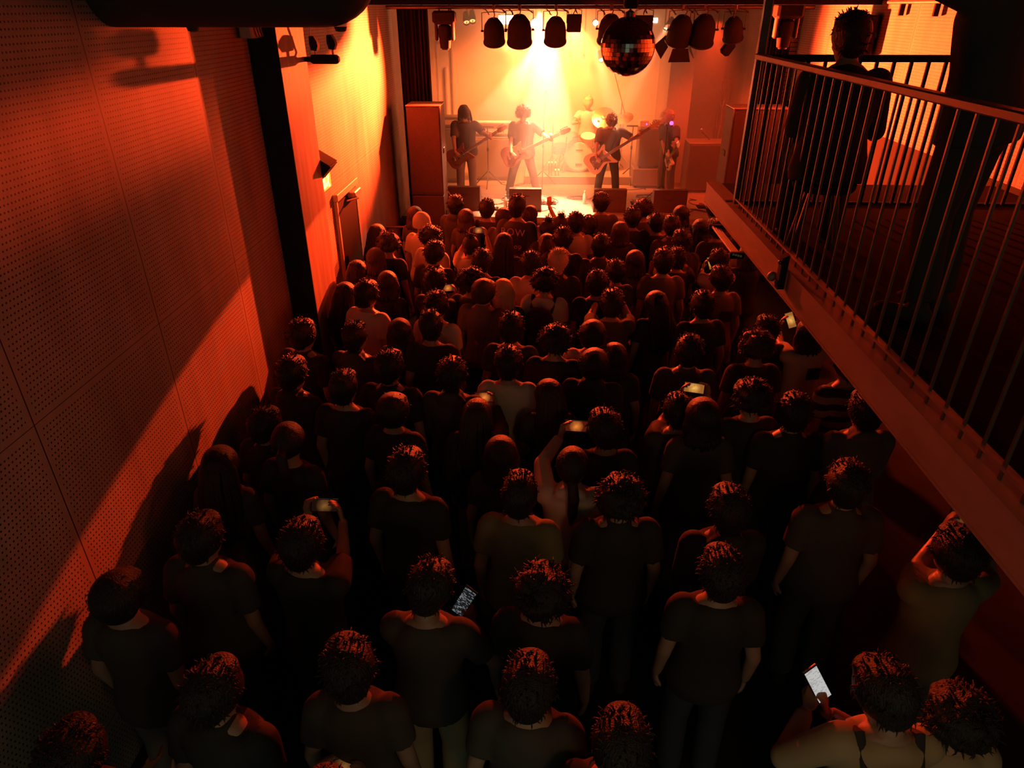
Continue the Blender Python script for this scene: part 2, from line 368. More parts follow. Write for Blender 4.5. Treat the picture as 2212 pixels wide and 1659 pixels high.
# u,v head centre px | hair | top colour | pose key | stature(0=default) | label
CROWD=[
(897,468,'bob','dark','a',0,"person with dark bobbed hair half hidden behind the beanie wearer at the left speaker stack"),
(912,484,'beanie','white','a',0,"person in a pale knitted beanie and light T-shirt near the left speaker stack"),
(985,446,'short','dark','a',0,"tall person with short dark hair standing right before the leftmost floor monitor"),
(1007,474,'bob','dark','a',0,"person with dark bobbed hair just behind the tall person at the leftmost floor monitor"),
(1052,455,'short','dark','a',0,"person with round short hair between the two left floor monitors"),
(1089,471,'bowl','dark','a',0,"person with glowing light-edged bowl haircut left of the printed long-sleeve top"),
(1118,450,"crop","dark","a",1.88,"person with cropped hair and a dark long-sleeve top printed ROW across the back"),
(1146,466,"long","white","raise",1.56,"long-haired person in a light top raising the right hand before the second floor monitor"),
(816,508,'long','black','a',0,"person with long black hair at the left wall, furthest of the wall-side group"),
(840,530,'mop','black','a',0,"person with a big round mop of dark hair near the left wall"),
(933,516,'mop','white','a',0,"person with a wide curly mop of hair and a white T-shirt, behind the beanie wearer"),
(940,550,'short','black','a',0,"person with short black hair and black T-shirt standing against the curly mop and white T-shirt"),
(813,562,'bob','black','a',0,"person with straight glossy bobbed hair near the left wall below the round mop"),
(773,590,'long','black','a',0,"person with very long black hair beside the open doorway"),
(838,614,'bob','black','a',0,"person with wavy collar-length dark hair, dark top, two rows behind the round mop"),
(940,614,'short','black','phone',0,"person in black filming with a landscape phone, left side of the crowd",(969,621)),
(1017,534,'bun','white','phone',0,"person with a messy topknot and light top filming with a raised phone",(1034,497)),
(1089,530,'long','dark','a',1.64,"person with long straight brown hair standing centre left behind the ROW top"),
(1042,569,'short','dark','a',0,"person with short dark hair directly behind the topknot wearer"),
(1146,573,'short','white','a',0,"person with short dark hair and a bright white T-shirt left of the bleached head"),
(1019,612,'mop','dark','a',0,"person with loose curly hair catching the light, left of centre behind the topknot"),
(1046,632,'bowl','grey','a',1.70,"person with thick dark bowl-cut hair and grey-brown shirt, left of the blond bob"),
(1087,632,'blondbob','dark','a',0,"person with pale blond bobbed hair lit on the right side"),
(1178,612,'mop','white','a',0,"person with thick short hair and a light top under a black backpack"),
(793,640,'short','white','a',1.70,"person with short hair, glasses and a light shirt glowing red near the left wall"),
(748,640,'long','black','a',1.6,"person with long dark hair in the shade at the foot of the left wall pillar"),
(944,664,'short','white','a',0,"person with short tousled hair and a white T-shirt below the left landscape phone"),
(768,732,'crop','dark','a',0,"person with cropped hair and rim-lit right ear, behind the light shirt by the left wall"),
(865,721,'bob','black','a',0,"person with a shiny dark bob between two cropped-haired people on the left"),
(931,707,'crop','black','a',1.74,"broad-shouldered person with short hair and black T-shirt, left of centre"),
(1105,713,'short','dark','a',0,"person with a thin rim of light all around short hair, centre"),
(843,798,'short','black','a',0,"person with a lit tuft on top of dark hair behind the shiny bob"),
(978,815,'short','dark','a',0,"person with short rounded hair and light on the right cheek, left of centre"),
(1098,790,'short','white','a',0,"person with whorled dark hair and light-coloured T-shirt above the held phone, centre"),
(1182,499,"bun","dark","a",1.62,"small person with a tight topknot behind the stage edge, centre"),
(1210,488,'bun','dark','a',1.54,"small person with two lit hair strands nearest the stage, centre"),
(1244,485,'short','white','a',0,"person with fluffy short hair and light T-shirt beneath the bright stage floor"),
(1273,490,'short','black','a',1.55,"short person hidden to the shoulders between two taller people near the stage centre"),
(1298,440,'short','dark','a',1.74,"tall person with square shoulders in front of the third floor monitor"),
(1181,530,"long","dark","a",1.58,"person with long dark hair behind the small topknot, centre"),
(1216,520,'short','black','a',1.74,"person with thick short black hair just above the bleached head"),
(1206,568,'bleach','black','a',1.70,"person with a bleached cropped head glowing orange, black jacket, centre of the crowd"),
(1339,503,'bob','dark','a',0,"person with thick dark hair under the third floor monitor's right corner"),
(1366,474,'short','dark','a',0,"person in a soft cap shape of dark hair between the two right floor monitors"),
(1387,456,'mop','dark','a',0,"person with curly hair nearest the stage between the two right floor monitors"),
(1418,485,"short","black","a",1.62,"person with short hair and a lit left cheek before the rightmost floor monitor"),
(1450,492,'short','dark','a',0,"person with short hair and glasses before the rightmost floor monitor"),
(1470,466,'bob','dark','a',0,"person with straight hair closest to the rightmost floor monitor"),
(1542,454,'short','dark','a',0,"person with short hair before the right speaker stack"),
(1512,497,'bob','dark','a',0,"person with a lit bob and dark sleeve left of two short-haired people at right"),
(1549,497,'short','black','a',0,"person with short black hair and black T-shirt near the balcony corner"),
(1298,535,'short','dark','a',0,"person with tousled short hair and dark T-shirt with lit shoulders, centre right"),
(1472,524,'short','black','a',0,"person with smooth dark hair right of the raised dark phone"),
(1371,567,'bob','dark','a',0,"person with smooth rounded dark hair, centre right, behind the third monitor gap"),
(1328,590,'short','dark','a',1.6,"person with flat dark hair and one lit pale sleeve, centre right"),
(1432,569,'short','grey','a',1.72,"person with short hair and brown-grey T-shirt with wide lit shoulders, right of centre"),
(1462,562,'short','black','phone',1.6,"person holding up a dark-screened phone with both hands, right of centre",(1447,538)),
(1551,566,'short','white','phone',1.6,"person in a white top, left arm bent, holding up a bright phone, right side",(1535,567)),
(1556,606,'short','grey','a',0,"person with short hair and grey T-shirt with a square dark print, right side"),
(1615,553,'bob','black','phone',0,"person beneath the balcony corner holding up a bright phone with both hands",(1628,566)),
(1289,616,'short','black','a',0,"person with a parted dark haircut, centre right, beside the flat phone"),
(1321,660,'short','dark','phone',0,"person with short hair raising a flat phone above the forehead, centre right",(1318,629)),
(1416,659,'long','black','a',0,"person with long dark hair standing against the brown-grey T-shirt"),
(1517,663,'short','black','a',0,"person with thick short hair and a rim-lit left neck, right side"),
(1280,724,'bowl','white','a',0,"person with a dark rounded haircut and one light shoulder, centre right"),
(1199,741,'mop','black','a',0,"person with a frizzy lit crown and black T-shirt, centre"),
(1488,763,'short','dark','a',0,"person with smooth short hair behind whom the bright phone is raised, right side"),
(1283,788,'bowl','black','a',0,"person with a domed dark haircut and lit shoulder lines, centre right"),
(1326,776,'bob','black','a',0,"person with a lit hair tip beside the domed haircut, centre right"),
(1630,752,'mop','dark','a',0,"person with a tousled lit fringe looking sideways under the balcony beam"),
(1599,520,'short','white','a',0,"person in a light top standing just under the balcony beam end"),
(655,728,'short','black','a',0,"person with short hair, lit ear and black top beside the left wall pillar"),
(633,812,'short','black','a',0,"person with short hair in the dark recess left, below the pillar"),
(744,842,'crop','black','a',0,"person with cropped round head, right side rim-lit, left part of the crowd"),
(850,888,'bowl','black','a',0,"person with smooth glossy hair, left part of the crowd, rim-lit crown"),
(1032,902,'long','black','phoneR',0,"long-haired person filming with a phone held in the right hand, centre",(1047,856)),
(576,924,"short","black","a",1.60,"person with a lit wavy fringe beside the lit wall panel at left"),
(625,958,"pony","black","a",1.66,"person with a tied-back ponytail catching red light, left"),
(880,1024,'short','black','a',1.72,"person with short hair and lit temples, dark top, left of the centre"),
(1082,986,'bob','black','a',0,"person with whorled hair bearing a bright crown highlight, centre"),
(479,1010,'long','dark','a',1.62,"person with very long hair and a lit right shoulder beside the left wall"),
(438,1168,'short','dark','a',0,"person with smooth hair near the left wall, behind the very long hair"),
(656,1182,'short','black','phone',0,"person filming with both hands, phone raised at an angle, left foreground",(704,1088)),
(261,1288,'bowl','dark','a',0,"person silhouetted against the red wall panel, lower left"),
(1123,1075,'crop','olive','a',1.70,"person with a round rim-lit cropped head and olive shirt, centre foreground"),
(1236,1012,'pony','white','phoneL',1.62,"person in a pale jacket with the left arm stretched up holding a phone",(1245,918)),
(1340,1080,'mop','black','a',0,"person with curled lit crown beside the pale jacket, centre right foreground"),
(929,1272,'short','dark','low',1.68,"person in khaki trousers looking down at a small phone, lower centre"),
(1172,1282,'mop','black','a',0,"person with a ragged lit fringe below the olive shirt"),
(755,1450,'short','dark','a',0,"person with combed short hair lit on top, lower left of centre"),
(1142,1490,'short','dark','a',0,"person with faintly lit hair and left ear, bottom centre"),
(468,1500,'short','black','a',0,"person barely visible with one red-lit tuft of hair, lower left"),
(165,1640,'short','black','a',0,"person with a red-lit cheek in the bottom left corner"),
(1340,1615,'short','black','a',0,"person with a dim red crown at the bottom edge right of centre"),
(1910,1500,"short","khaki","low",1.72,"person in a khaki shirt reading a white-lit phone, lower right"),
(2062,1550,'mop','khaki','a',1.6,"person in a khaki shirt with red-lit hair, bottom right corner"),
(1828,1052,'short','dark','a',1.72,"person with a lit left neck and sloping shoulders, right foreground"),
(1571,1106,'short','black','a',0,"person with a thin red outline on the left of the head, right of centre foreground"),
(1557,1245,'short','black','a',0,"person with a red-lit tuft, right of centre, lower foreground"),
(2063,1200,'short','olive','phone',1.72,"person in an olive T-shirt under the balcony beam with both arms raised",(2080,1115)),
(1655,716,'short','black','a',1.6,"person with a parting of lit hair hidden behind the tousled fringe, under the beam"),
(1746,722,'bob','white','phone',1.6,"person in a light T-shirt with a dark square print filming under the beam",(1706,690)),
(1463,893,'short','dark','phone',1.60,"person whose head sits under a brightly lit phone screen, right of centre",(1498,836)),
(1516,905,"bob","dark","a",1.70,"person with a full rim-lit bob and dark top, right of centre"),
(1619,864,'mop','black','a',0,"person with a lit curl outline, black top, right side"),
(1832,792,'short','stripe','a',1.72,"person in a broad-striped T-shirt under the balcony beam"),
(1714,896,'short','black','a',0,"person with short lit fringe left of the striped T-shirt's neighbour"),
(1868,893,'short','grey','a',1.72,"person with a lit left ear and grey-brown T-shirt beside the balcony beam"),
(1185,858,'long','dark','a',0,"person with long dark hair and a ring highlight on the crown, centre"),
(1305,932,'short','black','a',0,"person with faint short hair outline right of the raised phone, centre"),
(705,1760,'short','black','phone',0,"person at the bottom edge of whom only hands and a phone show",(748,1648)),
]
# ================================================================== the hall (structure)
LX, RX = -2.40, 3.90          # side walls
SF, SZ = 11.6, 0.87           # stage front, stage height
def slab(name, c, d, m, bev=0.0): return structure(MB().box(c, d, None, bev).build(name, M[m], smooth=False))
slab('floor', (0.75, 4.3, -0.1), (8.0, 15.0, 0.2), 'floor')
slab('wall_left', (LX - 0.1, 2.1, 2.6), (0.2, 8.06, 5.2), 'board')
slab('wall_left_far', (LX - 0.1, 9.0, 2.6), (0.2, 5.9, 5.2), 'board_far')
slab('wall_right', (RX + 0.1, 5.0, 3.95), (0.2, 14.2, 2.5), 'board_right')
slab('wall_right_lower', (RX + 0.1, 5.0, 1.35), (0.2, 14.2, 2.7), 'concrete_and_shade')  # wall below the balcony coloured dark to stand in for the shade there
slab('ceiling', (0.75, 6.9, 5.3), (8.0, 18.2, 0.2), 'black')
slab('wall_back', (0.75, 15.9, 2.6), (8.0, 0.2, 5.2), 'backwall')
slab('wall_stage_left', (-2.62, 13.9, 2.9), (0.2, 3.9, 4.6), 'sidewall')
slab('wall_stage_right', (3.86, 13.9, 2.9), (0.2, 3.9, 4.6), 'board_right')
# pillar standing proud of the left wall, its inner face bare board
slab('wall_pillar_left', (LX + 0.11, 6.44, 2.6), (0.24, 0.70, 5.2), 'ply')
slab('wall_pillar_front', (LX + 0.112, 6.085, 2.6), (0.232, 0.012, 5.2), 'concrete_and_shade')
slab('ceiling_beam', (0.75, 9.45, 4.43), (6.3, 0.4, 0.80), 'black')
slab('trim_stage_front', (0.75, SF + 0.02, 0.40), (6.4, 0.04, 0.80), 'sidewall')
slab('floor_stage', (0.75, 13.7, SZ - 0.05), (6.6, 4.3, 0.1), 'stagefloor')
# right stage pillar and return
slab('wall_stage_pier', (2.62, 15.1, 2.9), (0.45, 1.4, 4.6), 'sidewall')

# ---- curtains at both sides of the stage opening
def curtain(x0, x1, y, z0, z1, label):
    n = 40; out = []
    for i in range(n + 1):
        x = x0 + (x1 - x0) * i / n
        out.append((x, y + 0.035 * math.sin(i * 1.25) + 0.015 * math.sin(i * 3.1)))
    mb = MB(); pts = out + [(x, yy + 0.02) for x, yy in reversed(out)]
    mb.rings([[Vector((x, yy, z)) for x, yy in pts] for z in (z0, (z0 + z1) / 2, z1)])
    return tag(mb.build('curtain', M['curtain']), label, 'curtain', 'curtains framing the stage')
curtain(at(862, 100, Y=11.82).x, at(928, 100, Y=11.82).x, 11.82, SZ, 4.02, 'dark hanging curtain left of the stage above the speaker stack')
curtain(3.36, 3.74, 11.82, SZ, 4.02, 'dark hanging curtain right of the stage behind the balcony post')

# ---- tall pale window frame on the left back wall
t = thing('window_1', (-2.02, 15.1, 0)); t['kind'] = 'structure'
MB().box((0, 0, 2.6), (0.30, 0.05, 1.55), None, 0.01).build('window_panel', M['white'], t, False)
for x in (-0.16, 0.16): MB().box((x, -0.03, 2.6), (0.03, 0.06, 1.62)).build('window_frame', M['frame'], t, False)
for z in (1.80, 3.40): MB().box((0, -0.03, z), (0.35, 0.06, 0.03)).build('window_frame', M['frame'], t, False)
MB().box((0.02, -0.05, 2.5), (0.05, 0.03, 0.9), None, 0.01).build('window_handle_bar', M['frame'], t, False)
slab('trim_1', (-2.25, 14.9, 1.30), (0.75, 0.5, 0.86), 'sidewall')

# ---- doorway in the far left wall with open door and frame
t = thing('door_1', (LX, 8.25, 0)); t['kind'] = 'structure'
MB().box((0.015, 0.0, 1.0), (0.03, 0.80, 2.0)).build('door_leaf', M['door'], t, False)
for y in (-0.44, 0.44): MB().box((0.02, y, 1.04), (0.04, 0.05, 2.08), None, 0.006).build('door_frame', M['frame'], t, False)
MB().box((0.03, 0, 2.08), (0.06, 0.95, 0.08), None, 0.006).build('door_frame', M['frame'], t, False)
MB().box((0.08, 0.18, 2.00), (0.10, 0.30, 0.07), None, 0.01).build('door_closer', M['conduit'], t, False)
MB().tube([(0.1, 0.1, 2.0), (0.2, -0.1, 2.0), (0.1, -0.25, 2.0)], 0.01).build('closer_arm', M['conduit'], t)

# ---- exit sign on the wall over the doorway
p = at(699, 388, X=LX + 0.04)
t = thing('exit_sign', p, (0, 0, 0), 'lit yellow-green exit sign on the left wall above the doorway', 'exit sign')
MB().box((0, 0, 0), (0.06, 0.34, 0.22), None, 0.01).build('sign_case', M['exit'], t, False)
mk = MB()
mk.ell((0.034, 0.07, 0.06), (0.004, 0.022, 0.022)); mk.tube([(0.034, 0.06, 0.03), (0.034, 0.03, -0.03), (0.034, 0.07, -0.08)], 0.012)
mk.tube([(0.034, 0.03, -0.03), (0.034, -0.03, -0.06)], 0.012); mk.tube([(0.034, 0.06, 0.02), (0.034, 0.00, 0.03)], 0.009)
mk.box((0.033, -0.09, 0.0), (0.006, 0.07, 0.15))
mk.build('running_figure_mark', M['exitmark'], t)

# ---- wedge loudspeaker on the pillar edge and flood lights on a bracket
p = at(684, 352, X=-2.25)
t = thing('wall_loudspeaker', p, (0, 0, 0), 'small black wedge loudspeaker fixed to the pillar above the exit sign', 'loudspeaker')
MB().prism([(-0.10, -0.13), (0.02, -0.16), (0.17, 0.00), (-0.10, 0.16)], -0.14, 0.14).build('cabinet', M['black'], t, False)
MB().box((0.10, 0, -0.085), (0.20, 0.25, 0.012), rotm('Y', R(-46))).build('front_grille', M['black'], t, False)
p = at(690, 128, Y=6.74)
t = thing('flood_light_bracket', p, (0, 0, 0), 'pair of small flood lights on a black box bracket on the bright pillar', 'flood light')
MB().box((0.05, 0, 0), (0.26, 0.10, 0.075), None, 0.02).build('gear_box', M['black'], t)
MB().box((-0.13, 0, 0.0), (0.14, 0.05, 0.04)).build('wall_arm', M['black'], t, False)
MB().tube([(-0.06, 0, 0.0), (-0.08, 0, 0.06), (-0.05, 0, 0.25)], 0.007).build('conduit', M['conduit'], t)
for (x, z, rx) in ((-0.03, 0.125, 0.3), (0.13, 0.135, -0.2)):
    h = MB().prism([(-0.035, -0.07), (0.03, -0.08), (0.055, -0.02), (0.045, 0.03), (0.01, 0.09), (-0.045, 0.085), (-0.05, 0.0)], -0.04, 0.04)
    hh = h.build('flood_head', M['black'], t, True, (x, 0, z)); hh.scale = (0.72, 0.9, 0.72)
    MB().tube([(0, 0, -0.16), (0, 0, -0.06)], 0.013).build('swivel', M['conduit'], hh)

# ---- large dark duct with a rounded end, just above eye level on the left
t = thing('air_duct', (-1.6, 4.2, 4.3), (0, 0, 0), 'big dark air duct with a rounded end across the upper left', 'air duct')
d = at(815, 0, Y=4.2); zb = at(640, 54, Y=4.2).z - 0.012
prof = []
for i in range(9):
    a = PI / 2 * i / 8
    prof.append((d.x - 0.30 + 0.30 * math.sin(a), 0.26 * math.cos(a)))
mb = MB(); rs = []
zc = zb + 0.26
for x, r in [(LX, 0.26)] + prof + [(d.x, 0.004)]:
    rs.append([Vector((x + 1.6, math.cos(2 * PI * j / 28) * max(r, 0.003), math.sin(2 * PI * j / 28) * max(r, 0.003) + zc - 4.3)) for j in range(28)])
mb.rings(rs); mb.build('duct_body', M['duct'], t)
for u in (415, 735):
    q = at(u, 52, Y=4.2)
    MB().lathe([(0.035, 0), (0.028, -0.022), (0.012, -0.026)], (q.x + 1.6, 0, zb - 4.3 + 0.004)).build('bolt_cap', M['duct'], t)
for x in (-2.0, -1.3):
    MB().tube([(x + 1.6, 0, zc - 4.3 + 0.25), (x + 1.6, 0, 0.9)], 0.008).build('hanger_rod', M['bar'], t)
# junction box showing through the gap
p = at(541, 64, X=LX + 0.07)
t = thing('junction_box', p, (0, 0, 0), 'pale junction box with conduits high on the left wall beside the pillar', 'junction box')
MB().box((0, 0, 0), (0.10, 0.24, 0.12), None, 0.01).build('box_body', M['frame'], t)
for y in (-0.06, 0.0, 0.06): MB().tube([(0.06, y - .03, 0.05), (0.06, y + .03, -0.05)], 0.006).build('conduit', M['conduit'], t)

# ================================================================== balcony on the right
BX, BY, BZ = 1.45, 5.33, 2.66
slab('floor_balcony', ((BX + RX) / 2 + 0.06, 1.9, BZ - 0.06), (RX - BX - 0.12, BY + 3.2, 0.10), 'balcony_floor')
bm_ = MB(); bm_.box((BX + 0.01, 1.9, BZ - 0.085), (0.03, BY + 3.2, 0.165))
bm_.box((BX + 0.05, 1.9, BZ - 0.005), (0.12, BY + 3.2, 0.012)); bm_.box((BX + 0.04, 1.9, BZ - 0.170), (0.10, BY + 3.2, 0.012))
structure(bm_.build('trim_balcony_beam', M['fascia'], smooth=False))
slab('trim_balcony_end', ((BX + RX) / 2, BY + 0.165, BZ - 0.11), (RX - BX, 0.04, 0.23), 'black')
t = thing('balcony_railing', (BX + 0.05, BY, BZ), (0, 0, 0), 'long steel balustrade with flat handrail and thin bars along the balcony edge', 'railing')
RT = 1.04
MB().box((0, -3.4, RT), (0.055, 6.9, 0.036), None, 0.006).build('handrail', M['rail'], t)
MB().box((0, -3.4, 0.05), (0.03, 6.9, 0.012)).build('bottom_rail', M['rail'], t)
for i in range(40):
    MB().box((0, -0.06 - i * 0.122, RT / 2), (0.010, 0.014, RT), None, 0.002).build('baluster', M['bar'], t)
MB().box((0.01, 0.05, 1.27), (0.055, 0.055, 2.52), None, 0.004).build('corner_post', M['bar'], t)
t = thing('end_railing', (BX, BY, BZ), (0, 0, 0), 'dark balustrade across the stage end of the balcony', 'railing')
MB().box((1.25, 0.03, RT - 0.01), (2.36, 0.06, 0.045), None, 0.006).build('handrail', M['black'], t)
for i in range(20):
    MB().box((0.16 + i * 0.118, 0.03, RT / 2), (0.022, 0.022, RT - 0.05), None, 0.002).build('baluster', M['black'], t)
# conduits and bracket under the beam end
t = thing('cable_bundle', (BX - 0.03, BY, BZ - 0.165), (0, 0, 0), 'bundle of parallel metal conduits under the balcony beam end', 'conduits')
for k in range(4):
    MB().tube([(-0.01 - 0.018 * k, 0.12, -0.03 + 0.004 * k), (-0.01 - 0.018 * k, -0.62, -0.03 + 0.004 * k)], 0.0085).build('conduit', M['conduit'], t)
for y in (0.10, -0.60): MB().box((-0.035, y, -0.03), (0.10, 0.035, 0.045), None, 0.004).build('clamp', M['black'], t)
p = at(1690, 588, X=BX - 0.03)
t = thing('beam_joint_bracket', p, (0, 0, 0), 'dark bolted splice bracket halfway along the balcony beam', 'bracket')
MB().prism([(-0.02, -0.10), (0.02, -0.10), (0.02, 0.11), (-0.02, 0.09)], -0.02, 0.03).build('plate', M['black'], t, False)
for z in (-0.06, 0.06): MB().ell((-0.025, 0, z), 0.012).build('bolt', M['bar'], t)
p = at(1668, 597, X=BX - 0.05)
t = thing('ring_bolt', p, (0, 0, 0), 'round bright bolt head under the balcony beam near the splice', 'bolt')
MB().ell((0, 0, 0), (0.03, 0.03, 0.03)).build('bolt_head', M['fascia'], t)
# thin pipe high on the right wall
t = thing('wall_pipe', (RX - 0.08, 7.6, at(1900, 5, X=RX - 0.08).z), (0, 0, 0), 'pale thin pipe running along the top of the right wall', 'pipe')
MB().tube([(0, 1.3, 0), (0, -0.5, 0)], 0.018).build('pipe_run', M['conduit'], t)
for y in (1.0, 0.25): MB().box((0.03, y, -0.05), (0.05, 0.03, 0.16)).build('pipe_hanger', M['black'], t, False)

p = at(1864, 76, X=RX - 0.13)
t = thing('wall_loudspeaker', p, (0, 0, R(-20)), 'black box loudspeaker on the lit right wall behind the seated head', 'loudspeaker')
MB().box((0, 0, 0), (0.26, 0.24, 0.42), None, 0.015).build('cabinet', M['black'], t)
MB().box((0, 0.124, 0), (0.22, 0.012, 0.38)).build('front_grille', M['grille'], t, False)
MB().box((0.14, 0, 0), (0.10, 0.05, 0.05)).build('wall_bracket', M['bar'], t, False)
# ================================================================== lighting rig
TY = 11.35
TZ = at(1100, 17, Y=TY).z + 0.01
t = thing('lighting_truss', (0.75, TY, TZ), (0, 0, 0), 'long dark lighting pipe spanning the top of the stage opening', 'lighting pipe')
MB().tube([(-3.1, 0, 0), (3.1, 0, 0)], 0.026, 12).build('pipe', M['bar'], t)
MB().tube([(-3.1, 0.35, 0.10), (3.1, 0.35, 0.10)], 0.026, 12).build('rear_pipe', M['bar'], t)
for i in range(9): MB().tube([(-2.9 + i * 0.72, 0, 0), (-2.9 + i * 0.72, 0.35, 0.10)], 0.012).build('strut', M['bar'], t)
for x in (-2.6, 0, 2.6): MB().tube([(x, 0.2, 0), (x, 0.2, 1.12)], 0.012).build('hanger', M['bar'], t)

def cable_loop(t, x, z0, h, sx, seed):
    rr = random.Random(seed)
    pts = [(x + sx * math.sin(PI * i / 8) + rr.uniform(-.01, .01), 0.03 + rr.uniform(-.01, .01), z0 - h * (math.sin(PI * i / 8) ** 2) * (0.6 + 0.4 * i / 8)) for i in range(9)]
    MB().tube(pts, 0.007, 6).build('power_cable', M['cable'], t)

def par_can(u, v, wpx, label, Y=TY, tilt=28, lens='lens_off', barn=False, mt='black', pan=0):
    p = at(u, v, Y=Y); k = wpx * 0.0079 * 0.5        # can radius
    t = thing('par_can', p, (0, 0, R(pan)), label, 'stage light', 'par cans on the lighting pipe')
    up = TZ - p.z
    can = thing('can', (0, 0, 0), (R(tilt), 0, 0)); can.parent = t
    # dome-backed can, axis local z (lens at -z)
    MB().lathe([(k * 0.98, -k * 1.05), (k, -k * 1.0), (k * 0.97, 0.0), (k * 0.86, k * 0.55), (k * 0.55, k * 1.0), (k * 0.18, k * 1.15), (0.002, k * 1.16)], n=28, cap=False).build('can_body', M[mt], can)
    MB().lathe([(0.001, -k * 0.98), (k * 0.9, -k * 0.95), (k * 0.95, -k)], n=28).build('lens', M[lens], can)
    MB().lathe([(k * 1.06, -k * 1.1), (k * 1.06, -k * 1.0), (k * 0.98, -k), (k * 0.98, -k * 1.1)], n=28, cap=False).build('colour_frame', M['blackgloss'], can)
    MB().tube([(0, 0, k * 1.1), (0.02, 0, k * 1.5), (0.0, 0.05, up + 0.02)], 0.008).build('tail_cable', M['cable'], can)
    if barn:
        for a in (0, PI / 2, PI, 3 * PI / 2):
            rz = rotm('Z', a)
            mb = MB(); vs = [rz @ Vector(q) for q in ((-k * .7, k * 1.0, -k * 1.1), (k * .7, k * 1.0, -k * 1.1), (k * 1.0, k * 1.5, -k * 2.0), (-k * 1.0, k * 1.5, -k * 2.0))]
            nn = rz @ Vector((0, 0.004, 0.004))
            mb.add(vs + [q + nn for q in vs], [(0, 1, 2, 3), (7, 6, 5, 4), (0, 4, 5, 1), (1, 5, 6, 2), (2, 6, 7, 3), (3, 7, 4, 0)])
            mb.build('barn_door', M['black'], can, False)
    yk = MB()
    yk.tube([(-k * 1.12, 0, -0.01), (-k * 1.12, 0, min(k * 1.5, up - 0.05)), (0, 0, min(k * 1.5, up - 0.05) + 0.015), (k * 1.12, 0, min(k * 1.5, up - 0.05)), (k * 1.12, 0, -0.01)], 0.007, 6)
    yk.tube([(0, 0, min(k * 1.5, up - 0.05)), (0, 0, up)], 0.010)
    yk.build('yoke', M['bar'], t)
    for s in (-1, 1): MB().tube([(s * k * 0.98, 0, 0), (s * k * 1.22, 0, 0)], 0.014).build('tilt_knob', M['black'], t)
    MB().box((0, 0, up), (0.05, 0.07, 0.07), None, 0.01).build('pipe_clamp', M['bar'], t)
    cable_loop(t, -k, up - 0.02, 0.10, 0.09, int(u)); cable_loop(t, k * 0.4, up - 0.02, 0.07, 0.12, int(u) + 1)
    return t
par_can(1067, 67, 40, 'left par can of the dark pair nearest the bright blinder')
par_can(1122, 64, 46, 'large par can glowing amber on its lower half beside the bright blinder')
par_can(1200, 65, 41, 'par can left of the small flat box light, above the centre haze')
par_can(1318, 62, 44, 'par can half hidden behind the mirror ball')
par_can(1470, 64, 44, 'par can with open barn doors right of the mirror ball', barn=True, pan=14)
par_can(1519, 64, 46, 'dark par can second from the right end of the lighting pipe')
par_can(1584, 62, 36, 'tilted par can at the right end of the pipe above the small hanging speaker', pan=-25)

def moving_head(u, v, label, Y=TY, group='moving head lights'):
    p = at(u, v, Y=Y); t = thing('moving_head_light', p, (0, 0, 0), label, 'stage light', group)
    up = TZ - p.z
    MB().box((0, 0, 0.20), (0.33, 0.26, 0.17), None, 0.03).build('base', M['black'], t)
    for s in (-1, 1): MB().box((s * 0.12, 0, 0.02), (0.045, 0.12, 0.26), None, 0.015).build('yoke_arm', M['blackgloss'], t)
    MB().box((0, 0, 0.12), (0.29, 0.10, 0.035), None, 0.01).build('yoke_arm', M['blackgloss'], t)
    MB().lathe([(0.05, -0.22), (0.075, -0.21), (0.088, -0.10), (0.10, 0.02), (0.09, 0.08), (0.05, 0.11)], n=24).build('lamp_head', M['black'], t)
    MB().lathe([(0.002, -0.235), (0.05, -0.232), (0.06, -0.215)], n=20).build('lens', M['lens_off'], t)
    for s in (-1, 1): MB().tube([(s * 0.07, 0, 0.28), (s * 0.07, 0, max(up, 0.30) if Y > 11 else 5.21 - p.z)], 0.012).build('clamp_rod', M['bar'], t)
    cable_loop(t, 0.02, max(up, 0.3), 0.06, 0.09, int(u))
    return t
moving_head(961, 70, 'moving head light hanging at the left end of the lighting pipe')
moving_head(1697, 62, 'moving head light hanging near the right wall behind the balcony rail', Y=9.9)

def flat_box(u, v, wpx, hpx, label, Y=TY, lens=None):
    p = at(u, v, Y=Y); t = thing('box_light', p, (0, 0, 0), label, 'stage light', 'flat box lights'); up = max(TZ - p.z, 0.05)
    W = wpx * .0079; H = hpx * .0079
    MB().box((0, 0, 0), (W, 0.16, H), None, 0.012).build('housing', M['black'], t)
    MB().box((0, 0.085, 0), (W * 0.86, 0.012, H * 0.8)).build('lens', M[lens or 'lens_off'], t, False)
    MB().tube([(-W * .52, 0, 0), (-W * .52, 0, up * .8), (0, 0, up * .95), (W * .52, 0, up * .8), (W * .52, 0, 0)], 0.006).build('bracket', M['bar'], t)
    cable_loop(t, -0.03, up, 0.10, 0.07, int(u)); cable_loop(t, 0.05, up, 0.12, -0.06, int(u) + 3)
    return t
flat_box(1240, 50, 26, 30, 'small flat box light between the par cans over the centre stage')
flat_box(1390, 54, 32, 32, 'flat box light tucked behind the right of the mirror ball')
# small speaker drooping from the right end of the rig
p = at(1572, 104, Y=TY + 0.2)
t = thing('hanging_speaker', p, (0, 0, 0), 'small dark speaker drooping on a cable at the right end of the rig', 'speaker')
RS = rotm('Y', R(35))
MB().box((0, 0, 0), (0.15, 0.14, 0.21), RS, 0.03).build('cabinet', M['black'], t)
MB().box((0, -0.072, 0), (0.12, 0.01, 0.17), RS, 0.004).build('front_grille', M['black'], t)
MB().tube([(0, 0, 0.08), (0.05, 0.03, 0.25), (0.05, 0.15, TZ + 0.10 - p.z)], 0.012).build('bracket', M['bar'], t)

